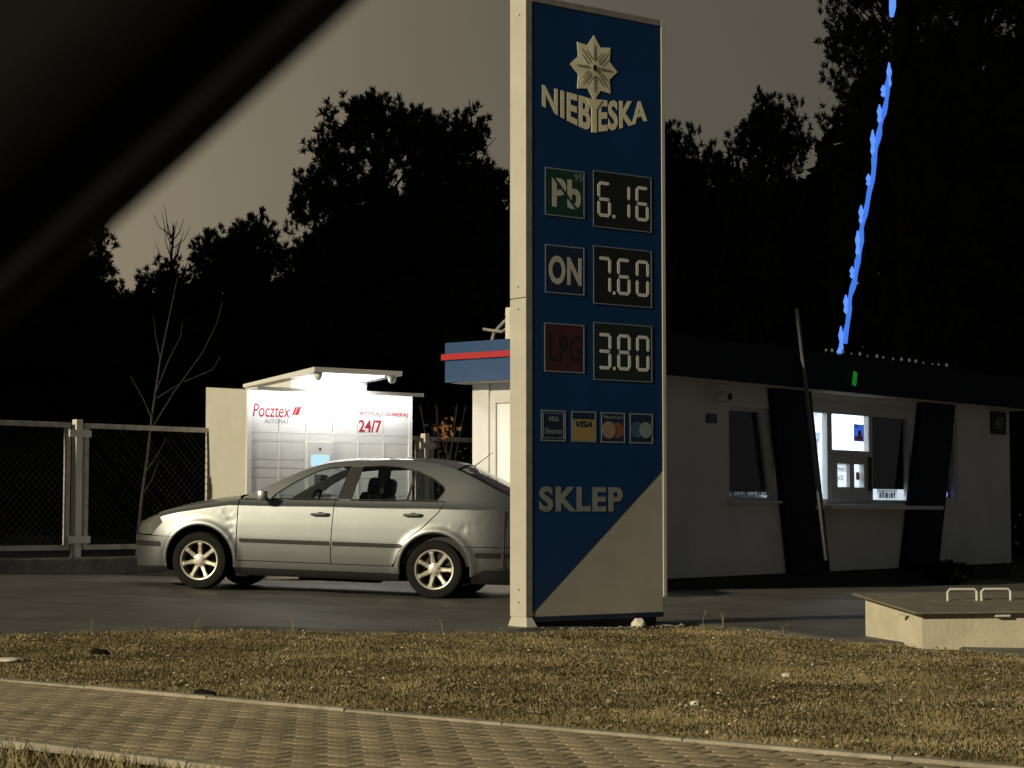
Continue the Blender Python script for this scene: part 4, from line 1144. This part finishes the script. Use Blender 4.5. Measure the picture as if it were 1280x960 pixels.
TREES = [  # x, y, height, width factor, kind, label
    (-2.75, 40.0, 9.15, .86, 0, 'tallest broad pine behind the left part of the parcel locker'),
    (-3.65, 39.5, 7.45, .70, 1, 'pine with ragged left edge rising behind the parcel locker left end'),
    (-1.35, 40.5, 8.9, .75, 1, 'dark pine with pointed tufts just left of the price sign'),
    (-.35, 38.5, 7.6, .85, 0, 'pine partly hidden by the left edge of the price sign'),
    (-5.25, 40.0, 6.55, .72, 2, 'small pine with upright tip left of the tall pines'),
    (-6.15, 41.0, 6.35, .70, 2, 'second small tufted pine left of the tall pines'),
    (-7.3, 42.0, 5.75, .9, 2, 'low dark pine above the fence near the left tree line'),
    (-8.7, 40.0, 6.3, .9, 2, 'low pine at the far left under the car pillar'),
    (-10.2, 40.0, 7.4, .9, 1, 'leftmost dark pine mostly hidden by the car pillar'),
    (1.6, 41.0, 8.6, .9, 0, 'dark pine mostly hidden behind the price sign'),
    (3.20, 42.0, 8.95, .65, 1, 'pine top just right of the price sign'),
    (4.15, 43.0, 8.6, .7, 2, 'lower pine in the dip right of the price sign'),
    (5.15, 40.0, 9.15, .62, 1, 'pine with feathery top left of the blue reflection strand'),
    (7.25, 37.0, 13.3, .62, 4, 'tall open pine directly behind the blue reflection strand'),
    (8.9, 38.0, 14.2, .8, 3, 'tall dense pine right of the blue reflection strand'),
    (10.6, 37.5, 14.0, .9, 3, 'tall dense pine at the right edge behind the shop'),
    (9.9, 42.0, 15.0, .9, 4, 'farther tall pine between the two dense right hand pines'),
    (8.4, 43.5, 13.2, .75, 3, 'farther tall pine behind the open pine over the shop'),
    (12.4, 40.0, 14.5, .9, 4, 'rightmost tall pine at the picture edge')]
for i, (x, y, h, wf, k, lab) in enumerate(TREES):
    T = thing('pine_tree', (x, y, lot_z(x) - .05), random.uniform(0, 6.28), lab, 'tree', 'pines behind the petrol station')
    s_ = h / HT[k]; T.scale = (s_ * wf, s_ * wf, s_)
    link('trunk', KINDS[k][0], T); link('crown', KINDS[k][1], T)
# the wood farther back, one dark mass
def mass(n, fn, size, name, material, label):
    V = []
    for i in range(n):
        p = Vector(fn())
        for j in range(2):
            d = Vector((random.gauss(0, 1), random.gauss(0, .6), random.gauss(.5, 1))).normalized(); L = size * random.uniform(.6, 1.3)
            sd = d.cross(Vector((random.gauss(0, .3), 1, random.gauss(0, .3)))).normalized() * size * random.uniform(.25, .5)
            V += [p - d * L * .4 - sd * .5, p + d * L * .3 - sd, p + d * L, p + d * L * .2 + sd]
    V = np.array([tuple(v) for v in V])
    return link(name, raw_mesh(name, V, np.arange(len(V)).reshape(-1, 4), material), label=label, cat='woods', kind='stuff')
WOOD = hermite([(-30, 6.8), (-9.5, 6.8), (-7.6, 6.0), (-5.0, 6.4), (-4.2, 7.0), (-3.2, 8.4), (-1.2, 8.8), (.2, 8.0), (3, 8.4), (5.6, 8.6), (6.6, 10.0), (8, 11.5), (35, 12)])
def wood_pt():
    x = random.uniform(-26, 32); y = random.uniform(45, 52)
    top = WOOD(x * 40 / y) + .55 * gnoise(x, 0, .7) + .5 * gnoise(x, 9, 2.1)
    return (x, y, -.2 + top * random.random() ** .8)
mass(60000, wood_pt, .30, 'far_wood', 'needles_far', 'dark mass of woodland far behind the fence and kiosk')
def shade_wood_pt():
    # unseen foliage added to shade the pines, raised near the street to pass light
    y = random.uniform(6, 44); x = -max(.30 * y + 1.2, 11.0) - random.uniform(0, 8)
    lo = 13.0 if y < 16 else (11.5 if y < 23 else 1.0)
    return (x, y, random.uniform(lo, 24.5 - .05 * abs(y - 25) + 1.5 * gnoise(x, y, .6)))
mass(17000, shade_wood_pt, .95, 'shade_wood', 'needles_far', 'unseen foliage mass added beyond the left edge to shade the pines')
# bare sapling by the fence
SP = thing('bare_sapling', (-4.72, 25.35, .05), 0, 'leafless young tree with thin pale branches behind the left fence', 'tree')
def up(px, py): return Vector(((px - 172) / 2500 * 25.35, random.uniform(-.05, .05), .87 + (640 - py) / 2500 * 25.35 - .05))
m = MB(); m.tube([Vector((-.02, 0, -.1)), up(172, 672), up(176, 620), up(182, 570), up(187, 520), up(197, 450), up(207, 395), up(217, 345)], [.028, .025, .022, .020, .017, .012, .008, .004], 7)
m.build('trunk', 'bark_pale', SP, True)
for path in ([(185, 540), (215, 490), (250, 440), (266, 405), (273, 376)], [(192, 490), (208, 450), (222, 420), (225, 402)], [(188, 525), (176, 498), (160, 470)], [(190, 500), (225, 478), (262, 462), (272, 445)],
             [(180, 590), (192, 572), (205, 548)], [(197, 450), (190, 420), (188, 395)], [(176, 620), (188, 600), (196, 575)]):
    pts = [up(*p) for p in path]; n = len(pts)
    m = MB(); m.tube(pts, [.008 - .005 * i / (n - 1) for i in range(n)], 5); m.build('branch', 'bark_pale', SP, True)
# thin bare tree standing above the left tree line and bare tips beside the tall pines
BT = thing('bare_tree', (-7.0, 40.5, .1), 0, 'small bare tree with fine twigs above the left tree line', 'tree')
m = MB(); m.tube([(0, 0, 0), (.05, 0, 3), (.02, 0, 5.2), (.1, 0, 6.6)], [.08, .06, .04, .015], 6); m.build('trunk', 'bark', BT, True)
tw = MB()
for i in range(46):
    z = random.uniform(4.2, 6.4); a = random.uniform(-1, 1); L = random.uniform(.35, .9)
    p = Vector((.05, 0, z)); q = p + Vector((a * L * .7, random.uniform(-.3, .3), L * .8)); tw.tube([p, p.lerp(q, .5) + Vector((a * .08, 0, -.03)), q], [.016, .010, .005], 4)
tw.build('twigs', 'bark', BT)
TW = thing('bare_treetop', (-.72, 41.5, .1), 0, 'bare whip of a treetop sticking up beside the price sign', 'tree')
m = MB(); m.tube([(.3, 0, 0), (.15, 0, 5), (-.02, 0, 8.0), (-.18, 0, 9.4)], [.09, .07, .035, .010], 6); m.build('trunk', 'bark', TW, True)
m = MB(); m.tube([(.0, 0, 7.9), (.2, 0, 8.4), (.38, 0, 8.6)], [.02, .012, .006], 5); m.build('branch', 'bark', TW)
# russet leafed twig over the gate
DS = thing('russet_shrub', (-.93, 28.25, .2), 0, 'small shrub with a few russet leaves above the fence gate', 'shrub')
m = MB(); m.tube([(0, 0, -.1), (.03, 0, 1.0), (0, 0, 1.75)], [.02, .016, .008], 6).tube([(.02, 0, 1.4), (.14, 0, 1.82)], [.01, .005], 5).tube([(.02, 0, 1.45), (-.12, 0, 1.85)], [.01, .005], 5); m.build('stem', 'bark', DS, True)
for i in range(34):
    p = Vector((random.gauss(0, .06), random.gauss(0, .04), 1.82 + random.gauss(0, .06))); a = random.uniform(0, 6.28); l = random.uniform(.025, .05)
    d = Vector((math.cos(a), random.uniform(-.5, .5), math.sin(a))) * l; s_ = Vector((-math.sin(a), random.uniform(-.5, .5), math.cos(a))) * l * .55
    MB().add([p - d, p - s_, p + d, p + s_ + Vector((0, .008, 0))], [(0, 1, 2, 3)]).build('leaf', 'leaf_russet', DS)
# low shrubs: pale one behind the locker, dark ones along the kiosk
def shrub(name, loc, r_, h, n, material, label, lw=.05):
    S = thing(name, loc, 0, label, 'shrub')
    m = MB()
    for k in range(7):
        a = k * .9; m.tube([(0, 0, -.05), (r_ * .4 * math.cos(a), r_ * .4 * math.sin(a), h * .6), (r_ * .8 * math.cos(a), r_ * .8 * math.sin(a), h * .95)], [.016, .011, .005], 5)
    m.build('stem', 'bark', S)
    V = []
    for i in range(n):
        d = Vector((random.gauss(0, 1), random.gauss(0, 1), random.gauss(0, 1))).normalized() * random.random() ** .45
        p = Vector((d.x * r_, d.y * r_, h * .55 + d.z * h * .45)); a = Vector((random.gauss(0, 1), random.gauss(0, 1), random.gauss(.4, 1))).normalized(); l = lw * random.uniform(.6, 1.3)
        s_ = a.orthogonal().normalized() * l * .5
        V += [p - a * l, p - s_, p + a * l, p + s_]
    V = np.array([tuple(v) for v in V])
    link('foliage', raw_mesh('foliage', V, np.arange(len(V)).reshape(-1, 4), material), S)
shrub('low_shrub', kpt(7.25, -.55, -.24), .34, .40, 900, 'shrub_leaf', 'small dark rounded shrub at the foot of the right slanted panel')
shrub('low_shrub', (-1.05, 29.9, 0.0), .45, 2.6, 260, 'bark_pale', 'tall thin shrub with sparse pale leaves behind the right end of the locker', .026)

# ------------------------------------------------------------------ small things on the ground
def lump(name, loc, sx, sy, sz, material, label, cat, seed=1.0, rz=0.0):
    bm = bmesh.new(); bmesh.ops.create_icosphere(bm, subdivisions=3, radius=1.0)
    for v in bm.verts:
        k = 1 + .35 * mnoise.noise(v.co * 1.6 + Vector((seed, 0, 0))) + .15 * mnoise.noise(v.co * 4 + Vector((seed, 2, 0)))
        v.co = Vector((v.co.x * sx * k, v.co.y * sy * k, max(-.3, v.co.z) * sz * k))
    me = bpy.data.meshes.new(name); bm.to_mesh(me); bm.free(); me.materials.append(MATS[material]); me.polygons.foreach_set('use_smooth', [True] * len(me.polygons))
    return link(name, me, None, label, cat, loc=loc, rot=(0, 0, rz))
def gat(x, y, dz=0.0): return (x, y, ground_z(x, y) + dz)
lump('dark_clod', gat(-1.62, 10.62, .012), .085, .045, .032, 'sand_joint', 'dark clod of earth lying at the pavement edge', 'clod', 2.0, st_ang)
lump('white_stone', (.16 + .8 * 1.22 - .09, 16 + .6 * 1.22 - .12, -.055), .055, .045, .05, 'litter', 'white stone lying at the right foot of the price sign', 'stone', 5.0)
lump('paper_scrap', gat(-3.22, 12.9, .014), .10, .05, .018, 'litter', 'pale flattened paper scrap on the grass at the far left', 'litter', 8.0, .3)
lump('dark_clod', gat(-2.75, 13.4, .012), .07, .05, .03, 'sand_joint', 'dark clod in the grass right of the pale paper scrap', 'clod', 9.0)
for i, (x, y, lab) in enumerate(((.92, 10.15, 'pale crumpled scrap near the pavement edge right of the price sign'), (2.35, 8.95, 'pale rounded scrap in the grass near the lower right corner'), (1.62, 11.9, 'pale flat scrap in the middle of the right lawn'))):
    lump('paper_scrap', gat(x, y, .012), .028, .022, .018, 'litter', lab, 'litter', 3.0 + i)

# ------------------------------------------------------------------ pillar of the car the picture is taken from
PC = thing('car_window_pillar', (0, 0, 0), 0, 'dark blurred windscreen pillar of a near car crossing the top left corner', 'car pillar')
A0, A1 = Vector((-.046, .55, 1.014)), Vector((-.110, .56, .957))
dv = (A1 - A0).normalized(); nv = Vector((-.665, 0, .747))
def bar(name, offs, half, depth, material, s0=-.22, s1=.62, y=.0):
    m = MB(); ring = []
    for s_ in np.linspace(s0, s1, 13):
        c_ = A0 + dv * float(s_) + nv * (offs + .10 * float(s_ - .04) ** 2) + Vector((0, y, 0))
        for k in range(16):
            a = 2 * math.pi * k / 16; ca, sa = math.cos(a), math.sin(a)
            ring.append(c_ + nv * half * math.copysign(abs(ca) ** .6, ca) + Vector((0, 1, 0)) * depth * math.copysign(abs(sa) ** .6, sa))
    fs = [(i * 16 + k, i * 16 + (k + 1) % 16, (i + 1) * 16 + (k + 1) % 16, (i + 1) * 16 + k) for i in range(12) for k in range(16)] + [tuple(range(16)), tuple(range(207, 191, -1))]
    m.add(ring, fs); return m.build(name, material, PC, True)
bar('pillar_trim', .075, .058, .030, 'cabin_trim')
bar('window_seal', .010, .010, .014, 'cabin_seal', y=.01)
m = MB(); m.tube([A0 + dv * -.20 + nv * .07, Vector((.35, .56, 1.21)), Vector((1.1, .62, 1.235))], [.055, .05, .05], 12); m.build('roof_rail', 'cabin_trim', PC, True)
m = MB(); m.tube([A0 + dv * .60 + nv * .09, Vector((-.2, .60, .56)), Vector((1.1, .64, .52))], [.06, .055, .055], 12); m.build('door_sill', 'cabin_trim', PC, True)
